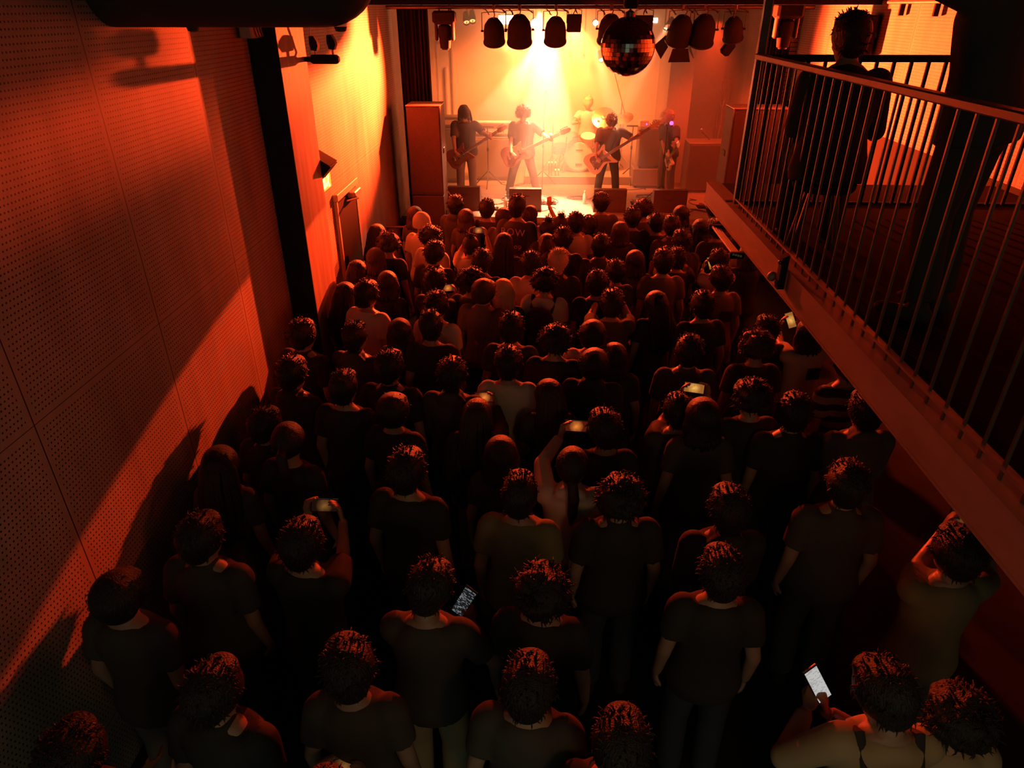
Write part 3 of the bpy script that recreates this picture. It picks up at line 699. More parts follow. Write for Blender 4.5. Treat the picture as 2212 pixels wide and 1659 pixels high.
# ---- lit lamps at the back of the rig
def source(u, v, r, label, Y=14.6, mt='lens', aim=None, body=True, shape='round'):
    p = at(u, v, Y=Y); t = thing('beam_light', p, (0, 0, 0), label, 'stage light', 'lit lamps at the back of the stage')
    d = (Vector(aim) - p).normalized() if aim is not None else Vector((0, -1, -0.1)).normalized()
    q = d.to_track_quat('-Z', 'Y').to_euler()
    hd = thing('lamp_head', (0, 0, 0), q); hd.parent = t
    if shape == 'round':
        MB().lathe([(r * 1.0, 0.02), (r * 1.25, 0.0), (r * 1.3, 0.10), (r * 0.9, 0.24), (0.002, 0.26)], n=24, cap=False).build('housing', M['black'], hd)
        MB().lathe([(0.002, 0.035), (r, 0.03)], n=24, cap=False).build('lens', M[mt], hd)
    else:
        MB().box((0, 0, 0.09), (r * 3.6, r * 2.0, 0.14), None, 0.01).build('housing', M['black'], hd)
        MB().box((0, 0, 0.016), (r * 3.3, r * 1.7, 0.01)).build('lens', M[mt], hd, False)
    MB().tube([(0, 0, 0), (0, 0.12, 0.10), (0, 0.12, 4.35 - p.z)], 0.012).build('hanging_rod', M['bar'], t)
    return t
source(1093, 43, 0.085, 'bright rectangular blinder lamp behind the left par cans', shape='box')
source(1157, 52, 0.09, 'bright round lamp just right of the amber-lit par can')
source(1168, 128, 0.045, 'small lamp in mid haze throwing a short beam down to the left', Y=14.4, aim=(-0.9, 12.2, 2.3))
source(1300, 131, 0.045, 'small lamp beside the lower left of the mirror ball throwing a beam', Y=14.4, aim=(1.5, 12.4, 1.6))
source(1287, 50, 0.05, 'bright small lamp left of the mirror ball at pipe height')
source(1412, 44, 0.045, 'striped rectangular lamp right of the mirror ball', shape='box')
source(1438, 64, 0.04, 'narrow lamp by the barn doors casting a beam down to the left', Y=13.6, aim=(0.9, 12.4, 1.7))
for i, u in enumerate((1033, 1046)):
    source(u - 25, 50 - i * 3, 0.05, 'dim lamp with a faint disc, %s of the two above the left guitarist' % ('left', 'right')[i], mt='lens_low', aim=(-1, 12, 1))
source(1371, 100, 0.05, 'lamp hidden behind the mirror ball', Y=13.9, aim=(3.9, 7.2, 3.5))
source(1232, 122, 0.022, 'tiny pilot lamp in the haze right of the centre', Y=15.2, mt='lens_low')
source(1262, 123, 0.022, 'tiny pilot lamp in the haze nearest the mirror ball', Y=15.2, mt='lens_low')

# ---- mirror ball
p = at(1356, 101, Y=7.4)
br = 0.262
t = thing('mirror_ball', p, (0, 0, 0), 'large dark mirror ball hanging above the right half of the crowd', 'mirror ball')
mb = MB(); NB = 22
for i in range(NB):
    a0 = -PI / 2 + PI * i / NB; a1 = a0 + PI / NB
    k = max(4, int(2 * NB * math.cos((a0 + a1) / 2)))
    for j in range(k):
        b0 = 2 * PI * j / k; b1 = b0 + 2 * PI / k * 0.94; c1 = a0 + (a1 - a0) * 0.93
        def P(a, b, r=br): return Vector((r * math.cos(a) * math.cos(b), r * math.cos(a) * math.sin(b), r * math.sin(a)))
        mb.add([P(a0, b0), P(a0, b1), P(c1, b1), P(c1, b0)], [(0, 1, 2, 3)])
M['mirror'] = mat('mirror_facet', (0.55, 0.5, 0.45), 0.12, 1.0, 0.1, 6)
mb.build('mirror_tiles', M['mirror'], t, False)
MB().ell((0, 0, 0), br * 0.985, None, 32, 20).build('ball_core', M['black'], t)
MB().lathe([(0.05, br - 0.01), (0.05, br + 0.03), (0.012, br + 0.05), (0.012, br + 0.12)], n=16).build('ball_cap', M['bar'], t)
MB().tube([(0, 0, br + 0.1), (0, 0, 5.2 - p.z)], 0.006).build('hanging_wire', M['bar'], t)
MB().box((0, 0, at(1360, 5, Y=7.4).z - p.z + 0.03), (0.13, 0.13, 0.16), None, 0.015).build('motor', M['black'], t)

# ================================================================== speaker stacks and monitors
def pa(x0, x1, y, ztop, label):
    W = x1 - x0; t = thing('speaker_stack', ((x0 + x1) / 2, y, 0), (0, 0, 0), label, 'loudspeaker')
    z = 0
    for nm, h in (('sub_cabinet', 0.72), ('sub_cabinet', 0.62), ('full_range_cabinet', ztop - 1.34)):
        c = MB().box((0, 0, z + h / 2), (W, 0.52, h - 0.006), None, 0.012).build(nm, M['cab'], t)
        MB().box((0, -0.264, z + h / 2), (W * 0.93, 0.014, h * 0.94), None, 0.004).build('front_grille', M['cab'], c)
        for s in (-1, 1): MB().box((s * (W / 2 + 0.004), -0.02, z + h * 0.5), (0.018, 0.16, 0.09), None, 0.008).build('side_handle', M['blackgloss'], c)
        z += h
    MB().box((0, 0, ztop + 0.006), (W * 1.02, 0.54, 0.014)).build('top_board', M['frame'], t, False)
    return t
a0 = at(888, 400, Y=11.05).x; a1 = at(953, 300, Y=11.05).x
pa(a0, a1, 11.31, at(920, 230, Y=11.05).z, 'tall black speaker stack at the left of the stage')
a2 = at(1577, 300, Y=11.05).x
pa(a2, 3.68, 11.31, at(1600, 236, Y=11.05).z, 'tall black speaker stack at the right of the stage, partly behind the balcony post')
# low steel barrier rail left of the stage
t = thing('low_barrier', (-1.75, 10.1, 0), (0, 0, 0), 'thin horizontal steel barrier bar in front of the left speaker stack', 'barrier')
zb_ = at(900, 491, Y=10.1).z
MB().tube([(-0.6, 0, zb_), (0.35, 0, zb_)], 0.018).build('top_bar', M['rail'], t)
for x in (-0.58, 0.33): MB().tube([(x, 0, 0), (x, 0, zb_)], 0.018).build('leg', M['bar'], t)

def monitor(u0, u1, v, label, Y=11.93):
    a = at(u0, v, Y=Y); b = at(u1, v, Y=Y); W = b.x - a.x; H = a.z - SZ
    t = thing('floor_monitor', ((a.x + b.x) / 2, Y, SZ), (0, 0, 0), label, 'stage monitor', 'floor monitors on the stage edge')
    mtx = rotm('Z', PI / 2)
    MB().prism([(0, 0), (0.42, 0), (0.40, 0.10), (0.12, H), (0, H)], -W / 2, W / 2, mtx).build('cabinet', M['cab'], t, False)
    MB().box((0, 0.285, H * 0.5 + 0.045), (W * 0.92, 0.014, H * 0.90), rotm('X', R(40))).build('front_grille', M['grille'], t, False)
    MB().box((0, -0.006, H * 0.62), (0.14, 0.012, 0.05), None, 0.004).build('rear_handle', M['cab'], t)
    MB().tube([(W * .4, 0, 0.06), (W * .45, -0.03, 0.0), (W * .7, 0.1, 0.006), (W * .9, 0.3, 0.006)], 0.006).build('speaker_cable', M['cable'], t)
monitor(967, 1036, 404, 'leftmost floor monitor on the stage edge, in front of the long-haired guitarist')
monitor(1100, 1170, 408, 'second floor monitor from the left, in front of the curly-haired guitarist')
monitor(1284, 1355, 410, 'third floor monitor from the left, in front of the bassist')
monitor(1414, 1487, 411, 'rightmost floor monitor on the stage edge')

# ================================================================== back line
def cab(name, p, W, D, H, label, cat, head=None, grille='grille', rot=0):
    t = thing(name, p, (0, 0, rot), label, cat)
    MB().box((0, 0, H / 2 + 0.02), (W, D, H - 0.04), None, 0.015).build('cabinet', M['tolex'], t)
    MB().box((0, -D / 2 - 0.004, H / 2 + 0.02), (W * 0.92, 0.012, H * 0.86), None, 0.004).build('grille_cloth', M[grille], t)
    for x in (-1, 1):
        for y in (-1, 1): MB().lathe([(0.022, 0), (0.018, 0.03)], (x * W * .4, y * D * .35, 0)).build('rubber_foot', M['black'], t)
    return t
g = at(1062, 300, Y=14.5)
t = cab('guitar_cabinet', (g.x, 14.5, SZ), 0.86, 0.36, 0.86, 'wide guitar cabinet behind and between the two left guitarists', 'guitar cabinet')
t = thing('amplifier_head', (g.x, 14.5, SZ + 0.86), (0, 0, 0), 'amplifier head with glowing panel on the wide guitar cabinet', 'amplifier')
MB().box((0, 0, 0.13), (0.80, 0.30, 0.25), None, 0.015).build('case', M['tolex'], t)
MB().box((0, -0.153, 0.10), (0.72, 0.012, 0.09)).build('control_panel', M['cream'], t, False)
MB().box((0, 0, 0.262), (0.78, 0.26, 0.012)).build('top_strip', M['white'], t, False)
for i in range(7): MB().lathe([(0.013, 0), (0.011, 0.02)], (-0.26 + i * 0.085, -0.16, 0.10), rotm('X', PI / 2), 12).build('knob', M['black'], t)
MB().ell((-0.30, -0.165, 0.10), 0.012).build('pilot_lamp', M['lens_low'], t)
g = at(968, 300, Y=14.3)
cab('bass_cabinet', (g.x - 0.05, 14.3, SZ), 0.62, 0.45, 1.05, 'tall cabinet in the back left corner behind the long-haired guitarist', 'speaker cabinet')
t = thing('amplifier_head', (g.x - 0.05, 14.3, SZ + 1.05), (0, 0, 0), 'pale-fronted amplifier head on the tall back left cabinet', 'amplifier')
MB().box((0, 0, 0.11), (0.58, 0.34, 0.2), None, 0.012).build('case', M['tolex'], t)
MB().box((0, -0.175, 0.11), (0.5, 0.012, 0.09)).build('control_panel', M['cream'], t, False)
g = at(1412, 300, Y=13.9); gx = g.x
zt = at(1412, 365, Y=13.8).z; zt2 = at(1412, 277, Y=13.8).z
cab('low_cabinet', (gx, 14.05, SZ), 0.70, 0.5, zt - SZ, 'squat dark bass cabinet on the floor under the tall one, right of the bassist', 'speaker cabinet')
cab('tall_cabinet', (gx + 0.02, 14.05, zt), 0.60, 0.45, zt2 - zt, 'tall dark bass cabinet stacked behind the blond guitarist', 'speaker cabinet', 'tolex', 'cab')
t = thing('amplifier_head', (gx + 0.16, 14.05, zt2), (0, 0, 0), 'wide amplifier head with lit top edge on the tall bass cabinet', 'amplifier')
MB().box((0, 0, 0.05), (0.34, 0.3, 0.1), None, 0.01).build('case', M['tolex'], t); MB().box((0, -0.153, 0.05), (0.30, 0.01, 0.06)).build('control_panel', M['cream'], t, False)
t = thing('preamp_box', (gx - 0.20, 14.0, zt2), (0, 0, 0), 'small pale preamp box with a violet pilot lamp left of the amplifier head', 'preamp')
MB().box((0, 0, 0.06), (0.18, 0.22, 0.12), None, 0.01).build('case', M['cream'], t)
MB().ell((0.04, -0.115, 0.06), 0.014).build('pilot_lamp', M['violet'], t)
g = at(1523, 360, Y=13.6)
cab('equipment_case', (g.x, 13.7, SZ), 0.75, 0.5, 0.92, 'dark equipment case at the right of the stage behind the blond guitarist', 'flight case', grille='cab')

# ---- microphone stands
def mic_stand(p, h, label, boom=None, mic=True, z0=SZ):
    t = thing('microphone_stand', (p[0], p[1], z0), (0, 0, 0), label, 'microphone stand')
    MB().tube([(0, 0, 0.18), (0, 0, h)], 0.010).build('upright', M['blackgloss'], t)
    for i in range(3):
        a = 2 * PI * i / 3 + 0.5
        MB().tube([(0, 0, 0.30), (0.30 * math.cos(a), 0.30 * math.sin(a), 0.01)], 0.011).build('leg', M['blackgloss'], t)
    MB().lathe([(0.02, 0), (0.02, 0.06)], (0, 0, h * 0.6)).build('clutch', M['black'], t)
    end = Vector((0, 0, h))
    if boom:
        b = Vector(boom); MB().tube([Vector((0, 0, h)) - b * 0.25, Vector((0, 0, h)) + b], 0.008).build('boom_arm', M['blackgloss'], t)
        end = end + b
    if mic:
        mm = MB().tube([end, end + Vector((0.0, 0.12, 0.03))], [0.013, 0.018]).build('microphone', M['black'], t)
        MB().ell(end + Vector((0, 0.14, 0.035)), 0.024).build('mesh_ball', M['conduit'], mm)
    else:
        MB().box(end, (0.26, 0.03, 0.03), None, 0.006).build('cross_bar', M['blackgloss'], t)
    return t
g = at(1358, 395, Z=SZ); mic_stand((g.x, g.y), at(1358, 272, Y=g.y).z - SZ, 'straight stand with a cross bar right of the bassist', mic=False)
g = at(1055, 402, Z=SZ); mic_stand((g.x, g.y), at(1055, 274, Y=g.y).z - SZ, 'straight stand with a cross bar between the two left guitarists', mic=False)
g = at(1172, 380, Z=SZ); mic_stand((g.x, 13.9), at(1173, 262, Y=13.9).z - SZ, 'boom stand reaching high over the hi-hat left of the drum kit', boom=(0.03, 0.0, 0.50))
g = at(1516, 408, Z=SZ); mic_stand((g.x, g.y), 0.95, 'low dark stand at the right of the stage by the equipment case', boom=(-0.12, 0.0, 0.1))
g = at(1338, 300, Y=14.9); mic_stand((g.x, 14.9), 1.45, 'boom stand leaning over the right cymbals', boom=(-0.28, 0.0, 0.80))
g = at(1436, 330, Z=None, Y=12.72); t = mic_stand((g.x, 12.72), at(1436, 276, Y=12.72).z - SZ, 'microphone stand with a violet lamp in front of the blond guitarist')
MB().ell((0.06, -0.02, at(1443, 266, Y=12.7).z - SZ), 0.034, None, 16, 10).build('violet_pilot_lamp', M['violet'], t)

# ---- drum kit
DY = 14.45; gz = at(1250, 355, Y=DY)
RH = 0.16
slab('trim_drum_riser', (gz.x + 0.05, 14.9, SZ + RH / 2), (2.3, 1.7, RH), 'stagefloor', 0.01)
DZ = SZ + RH
def drum(name, c, r, h, rot, label, group=None):
    t = thing(name, c, rot, label, 'drum', group)
    MB().lathe([(r * .97, 0), (r, 0.01), (r, h - 0.01), (r * .97, h)], n=36).build('shell', M['shell'], t)
    MB().lathe([(0.002, h + 0.004), (r * .95, h + 0.003), (r * .96, h)], n=36).build('batter_head', M['head_skin'], t)
    for z in (0.015, h - 0.015): MB().lathe([(r * 1.0, z - 0.012), (r * 1.05, z - 0.012), (r * 1.05, z + 0.012), (r * 1.0, z + 0.012)], n=36, cap=False).build('hoop', M['chrome'], t)
    for i in range(8):
        a = 2 * PI * i / 8
        MB().tube([(r * 1.06 * math.cos(a), r * 1.06 * math.sin(a), 0.02), (r * 1.06 * math.cos(a), r * 1.06 * math.sin(a), h - 0.02)], 0.006).build('tension_rod', M['chrome'], t)
    return t
t = drum('bass_drum', (gz.x, DY + 0.4, DZ + 0.31), 0.285, 0.40, (R(90), 0, 0), 'bass drum with pale front head in the centre of the kit')
MB().box((0, -0.16, 0.408), (0.13, 0.05, 0.004)).build('badge', M['cab'], t, False)
MB().box((0, 0.13, 0.408), (0.14, 0.018, 0.004)).build('badge', M['cab'], t, False)
for s in (-1, 1): MB().tube([(s * 0.26, -0.12, 0.1), (s * 0.40, -0.31, 0.30)], 0.012).build('spur', M['chrome'], t)
def stand_(p, h, name, label, cat='stand', group='drum stands'):
    t = thing(name, (p[0], p[1], DZ), (0, 0, 0), label, cat, group)
    MB().tube([(0, 0, 0.12), (0, 0, h)], 0.012).build('upright', M['chrome'], t)
    for i in range(3):
        a = 2 * PI * i / 3 + 0.3; MB().tube([(0, 0, 0.32), (0.26 * math.cos(a), 0.26 * math.sin(a), 0.01)], 0.010).build('leg', M['chrome'], t)
    return t
def cymbal(u, v, Y, r, tilt, label, pan=0.0):
    p = at(u, v, Y=Y); t = stand_((p.x, p.y), p.z - DZ, 'cymbal_stand', 'chrome stand carrying the ' + label, 'cymbal stand')
    c = thing('cymbal', p, (tilt, pan, 0), label, 'cymbal', 'cymbals on the drum kit')
    MB().lathe([(0.012, 0.045), (0.05, 0.04), (0.065, 0.018), (r * .6, 0.006), (r, -0.012), (r, -0.015), (r * .6, 0.002), (0.06, 0.012), (0.012, 0.035)], n=36, cap=False).build('bronze_disc', M['brass'], c)
    MB().lathe([(0.014, 0.045), (0.014, 0.075), (0.004, 0.085)], n=12).build('wing_nut', M['chrome'], c)
cymbal(1195, 256, 14.5, 0.24, R(12), 'crash cymbal left of the kit, upper of two', R(6))
cymbal(1224, 287, 14.6, 0.24, R(6), 'hi-hat cymbal left of the drummer', R(3))
cymbal(1305, 254, 14.9, 0.25, R(48), 'tilted crash cymbal glowing white behind the bassist', R(-8))
cymbal(1347, 254, 14.8, 0.20, R(25), 'thin cymbal right of the bassist head', R(-14))
s1 = at(1212, 325, Y=14.4)
drum('snare_drum', (s1.x, 14.75, s1.z - 0.1), 0.18, 0.15, (R(8), 0, 0), 'snare drum left of the bass drum')
stand_((s1.x, 14.75), s1.z - DZ - 0.1, 'snare_stand', 'chrome stand under the snare drum')
s2 = at(1270, 300, Y=14.6)
drum('rack_tom', (s2.x, 14.62, s2.z - 0.12), 0.155, 0.20, (R(20), 0, 0), 'rack tom above the bass drum')
MB().tube([(s2.x, 14.66, s2.z - 0.12), (s2.x - 0.05, 14.68, DZ + 0.58)], 0.014).build('tom_bracket', M['chrome'], [o for o in bpy.data.objects if o.name.startswith('rack_tom')][0]).matrix_parent_inverse = Matrix.Translation(-Vector((s2.x, 14.62, s2.z - 0.12)))
s3 = at(1310, 345, Y=14.6)
t = drum('floor_tom', (s3.x, 14.75, DZ + 0.22), 0.20, 0.38, (0, 0, 0), 'floor tom at the right of the kit behind the bassist')
for i in range(3):
    a = 2 * PI * i / 3; MB().tube([(0.215 * math.cos(a), 0.215 * math.sin(a), 0.2), (0.215 * math.cos(a), 0.215 * math.sin(a), -0.22)], 0.009).build('leg', M['chrome'], t)
t = thing('drum_stool', (gz.x + 0.06, 15.35, DZ), (0, 0, 0), 'round drum stool behind the bass drum', 'stool')
MB().lathe([(0.15, 0.46), (0.17, 0.48), (0.17, 0.53), (0.14, 0.55)], n=24).build('seat', M['black'], t)
for i in range(3):
    a = 2 * PI * i / 3; MB().tube([(0, 0, 0.45), (0.24 * math.cos(a), 0.24 * math.sin(a), 0.01)], 0.012).build('leg', M['chrome'], t)
# low footlight blocks on the riser left of the kit
for k, (u, v) in enumerate(((1186, 350), (1192, 350), (1199, 350), (1199, 366), (1205, 366))):
    p = at(u + (k * 0.4), v, Y=14.1)
    t = thing('pilot_light', (p.x, p.y, p.z), (0, 0, 0), 'small bright lamp %s low by the snare stand' % ('leftmost of the upper three', 'middle of the upper three', 'rightmost of the upper three', 'left of the lower two', 'right of the lower two')[k], 'lamp', 'small lamps by the snare stand')
    MB().lathe([(0.002, -0.012), (0.020, -0.01), (0.022, 0.03), (0.012, 0.04)], rot=rotm('X', R(-90)), n=16).build('housing', M['blackgloss'], t)
    MB().ell((0, -0.012, 0), (0.018, 0.008, 0.018)).build('bulb', M['lens_low'], t)
    MB().tube([(0, 0.02, 0), (0, 0.03, SZ - p.z)], 0.006).build('support', M['blackgloss'], t)

# ---- small things on the stage floor
p = at(1092, 449, Z=SZ)
t = thing('water_bottle', p, (0, 0, 0), 'clear plastic water bottle left of the second floor monitor', 'bottle')
MB().lathe([(0.030, 0), (0.033, 0.01), (0.031, 0.08), (0.033, 0.12), (0.030, 0.16), (0.012, 0.20), (0.012, 0.215)], n=20).build('bottle_body', M['water'], t)
MB().lathe([(0.014, 0.212), (0.014, 0.232)], n=16).build('cap', M['white'], t)
MB().lathe([(0.0335, 0.07), (0.0335, 0.13)], n=20, cap=False).build('paper_label', M['cream'], t)
p = at(1262, 440, Z=SZ)
t = thing('water_bottle', p, (0, 0, 0), 'pale bottle left of the third floor monitor beside the bassist shoe', 'bottle')
MB().lathe([(0.032, 0), (0.034, 0.01), (0.032, 0.15), (0.012, 0.20), (0.012, 0.215)], n=20).build('bottle_body', M['water'], t)
MB().lathe([(0.014, 0.212), (0.014, 0.232)], n=16).build('cap', M['white'], t)
def pedal(u, v, label, n=2):
    p = at(u, v, Z=SZ); t = thing('effects_pedalboard', p, (0, 0, 0), label, 'pedalboard')
    MB().box((0, 0, 0.012), (0.07 * n + 0.1, 0.2, 0.024), None, 0.004).build('board', M['black'], t)
    for i in range(n):
        b = MB().box((-0.045 * (n - 1) + 0.09 * i, 0, 0.045), (0.07, 0.12, 0.04), None, 0.006).build('pedal', M[('sunburst', 'cream', 'bar')[i % 3]], t)
        MB().lathe([(0.01, 0.065), (0.01, 0.075)], (-0.045 * (n - 1) + 0.09 * i, -0.03, 0)).build('foot_switch', M['chrome'], b)
pedal(1062, 452, 'small pedalboard behind the gap between the two left monitors', 2)
pedal(1183, 440, 'row of pedals right of the second floor monitor', 3)
pedal(1385, 440, 'pedals at the bright gap between the two right monitors', 4)
pedal(1520, 448, 'pedals right of the rightmost floor monitor', 2)
def floor_cable(u0, v0, u1, v1, seed, label, loops=0, wob=0.25):
    rr = random.Random(seed); a = at(u0, v0, Z=SZ); b = at(u1, v1, Z=SZ); pts = []
    n = 26
    for i in range(n + 1):
        f = i / n; q = a.lerp(b, f)
        q = q + Vector((wob * math.sin(f * 7 + seed) * math.sin(PI * f), wob * 0.6 * math.cos(f * 9 + seed * 2) * math.sin(PI * f), 0.008))
        if loops: q = a + Vector(((0.16 + 0.05 * math.sin(i + seed)) * math.cos(i * loops * 2 * PI / n) + (b.x - a.x) * f, (0.12 + 0.04 * math.cos(i)) * math.sin(i * loops * 2 * PI / n), 0.008 + 0.002 * i / n))
        pts.append(q - a)
    t = MB().tube(pts, 0.006, 6).build('audio_cable', M['cable'], None, True, tuple(a))
    tag(t, label, 'cable', 'cables on the stage floor')
floor_cable(1244, 428, 1256, 440, 1, 'coiled cable on the bright floor before the bass drum', 3)
floor_cable(1390, 425, 1405, 432, 2, 'coiled cable on the floor right of the third floor monitor', 3)
floor_cable(1040, 425, 1095, 455, 3, 'wandering cable between the two left floor monitors')
floor_cable(1045, 455, 1098, 425, 4, 'crossing cable between the two left floor monitors')
floor_cable(1120, 402, 1090, 395, 5, 'short cable behind the feet of the curly-haired guitarist')
floor_cable(1175, 425, 1200, 452, 6, 'short curling cable right of the second floor monitor')
floor_cable(1495, 452, 1550, 462, 7, 'cable bundle at the right end of the stage edge')
floor_cable(1490, 430, 1560, 455, 8, 'cable running to the right speaker stack')
floor_cable(1330, 405, 1395, 410, 9, 'long cable from the bassist to the bass cabinets')
floor_cable(1500, 395, 1560, 408, 10, 'cable around the dark stand at the right')
# bright cable hanging beside the right stack
a = at(1583, 395, Y=11.8); b = at(1533, 470, Y=11.5)
t = MB().tube([(0, 0, 0), ((b.x - a.x) * .5, -0.1, (b.z - a.z) * .5 + .03), (b.x - a.x, -0.3, b.z - a.z)], 0.012).build('slanting_cable', M['conduit'], None, True, tuple(a))
tag(t, 'pale slanting cable beside the right speaker stack', 'cable')
a = at(957, 385, Y=11.9); b = at(975, 430, Y=11.8)
t = MB().tube([(0, 0, 0), ((b.x - a.x) * .4, 0, (b.z - a.z) * .6), (b.x - a.x, 0, b.z - a.z)], 0.011).build('slanting_cable', M['conduit'], None, True, tuple(a))
tag(t, 'pale slanting cable beside the left speaker stack', 'cable')
# board with hanging cables on the right side wall of the stage
p = at(1558, 255, X=3.70)
t = thing('cable_board', p, (0, 0, 0), 'wall board hung with coiled cables at the right side of the stage', 'cable board')
MB().box((0.02, 0, 0.1), (0.03, 0.62, 1.35), None, 0.01).build('board', M['sidewall'], t)
rr = random.Random(5)
MB().tube([(-0.05, -0.02 + 0.16 * math.cos(a_ * .42), 0.52 + 0.20 * math.sin(a_ * .42)) for a_ in range(16)], 0.016, 8).build('cable_coil', M['cable'], t)
for i in range(16):
    y = rr.uniform(-0.2, 0.2); pts = [(-0.03 - rr.random() * .05, y + rr.uniform(-.05, .05), 0.32 - k * 0.2) for k in range(6 + i % 3)]
    MB().tube(pts, 0.007, 6).build('hanging_cable', M['conduit' if i % 3 == 0 else 'cable'], t)
for i in range(3):
    MB().tube([(-0.05, -0.28, 0.4 - i * .5), (-0.09, -0.30, 0.2 - i * .5), (-0.05, -0.27, -.1 - i * .5)], 0.012).build('pipe_loop', M['conduit'], t)
# ================================================================== people
def V(*a): return Vector(a)
def elbow(S, W, hint, l1=0.285, l2=0.255):
    d = W - S; L = d.length
    if L > (l1 + l2) * 0.995: W = S + d.normalized() * (l1 + l2) * 0.995; d = W - S; L = d.length
    x = (l1 * l1 - l2 * l2 + L * L) / (2 * L); h = math.sqrt(max(0, l1 * l1 - x * x))
    n = d.normalized(); q = Vector(hint); q = q - n * n.dot(q)
    if q.length < 1e-5: q = frame_of(n)[0]
    return S + n * x + q.normalized() * h, W

def hand(mb, W, d, n, side, curl=0.35):
    """palm, five separate fingers and a thumb; d = along the hand, n = palm normal (fingers curl towards n)"""
    d = Vector(d).normalized(); n = Vector(n); n = (n - d * n.dot(d))
    n = n.normalized() if n.length > 1e-4 else frame_of(d)[0]
    s = d.cross(n) * side
    rot = Matrix((s, n, d)).transposed()
    mb.ell(W + d * 0.048, (0.040, 0.016, 0.052), rot, 14, 8)
    for i, (off, L) in enumerate(((-0.030, 0.068), (-0.010, 0.078), (0.010, 0.073), (0.029, 0.056))):
        p = W + d * 0.088 + s * off; a = 0.0; pts = [p - d * 0.02]; dirn = d
        cc = curl * (1 + 0.15 * i)
        for k, fr in enumerate((0.45, 0.30, 0.25)):
            pts.append(p); dirn = (d * math.cos(a + cc) + n * math.sin(a + cc)); a += cc
            p = p + dirn * L * fr
        pts.append(p)
        mb.tube(pts, [0.0095, 0.0095, 0.009, 0.008, 0.0065], 7)
    tb = W + d * 0.025 - s * 0.032
    q1 = tb + (d * 0.6 - s * 0.6 + n * 0.25 * (1 + curl)).normalized() * 0.034
    q2 = q1 + (d * 0.9 - s * 0.1 + n * (0.2 + 0.6 * curl)).normalized() * 0.03
    mb.tube([tb + d * .005 + s * .01, q1, q2], [0.013, 0.011, 0.008], 7)

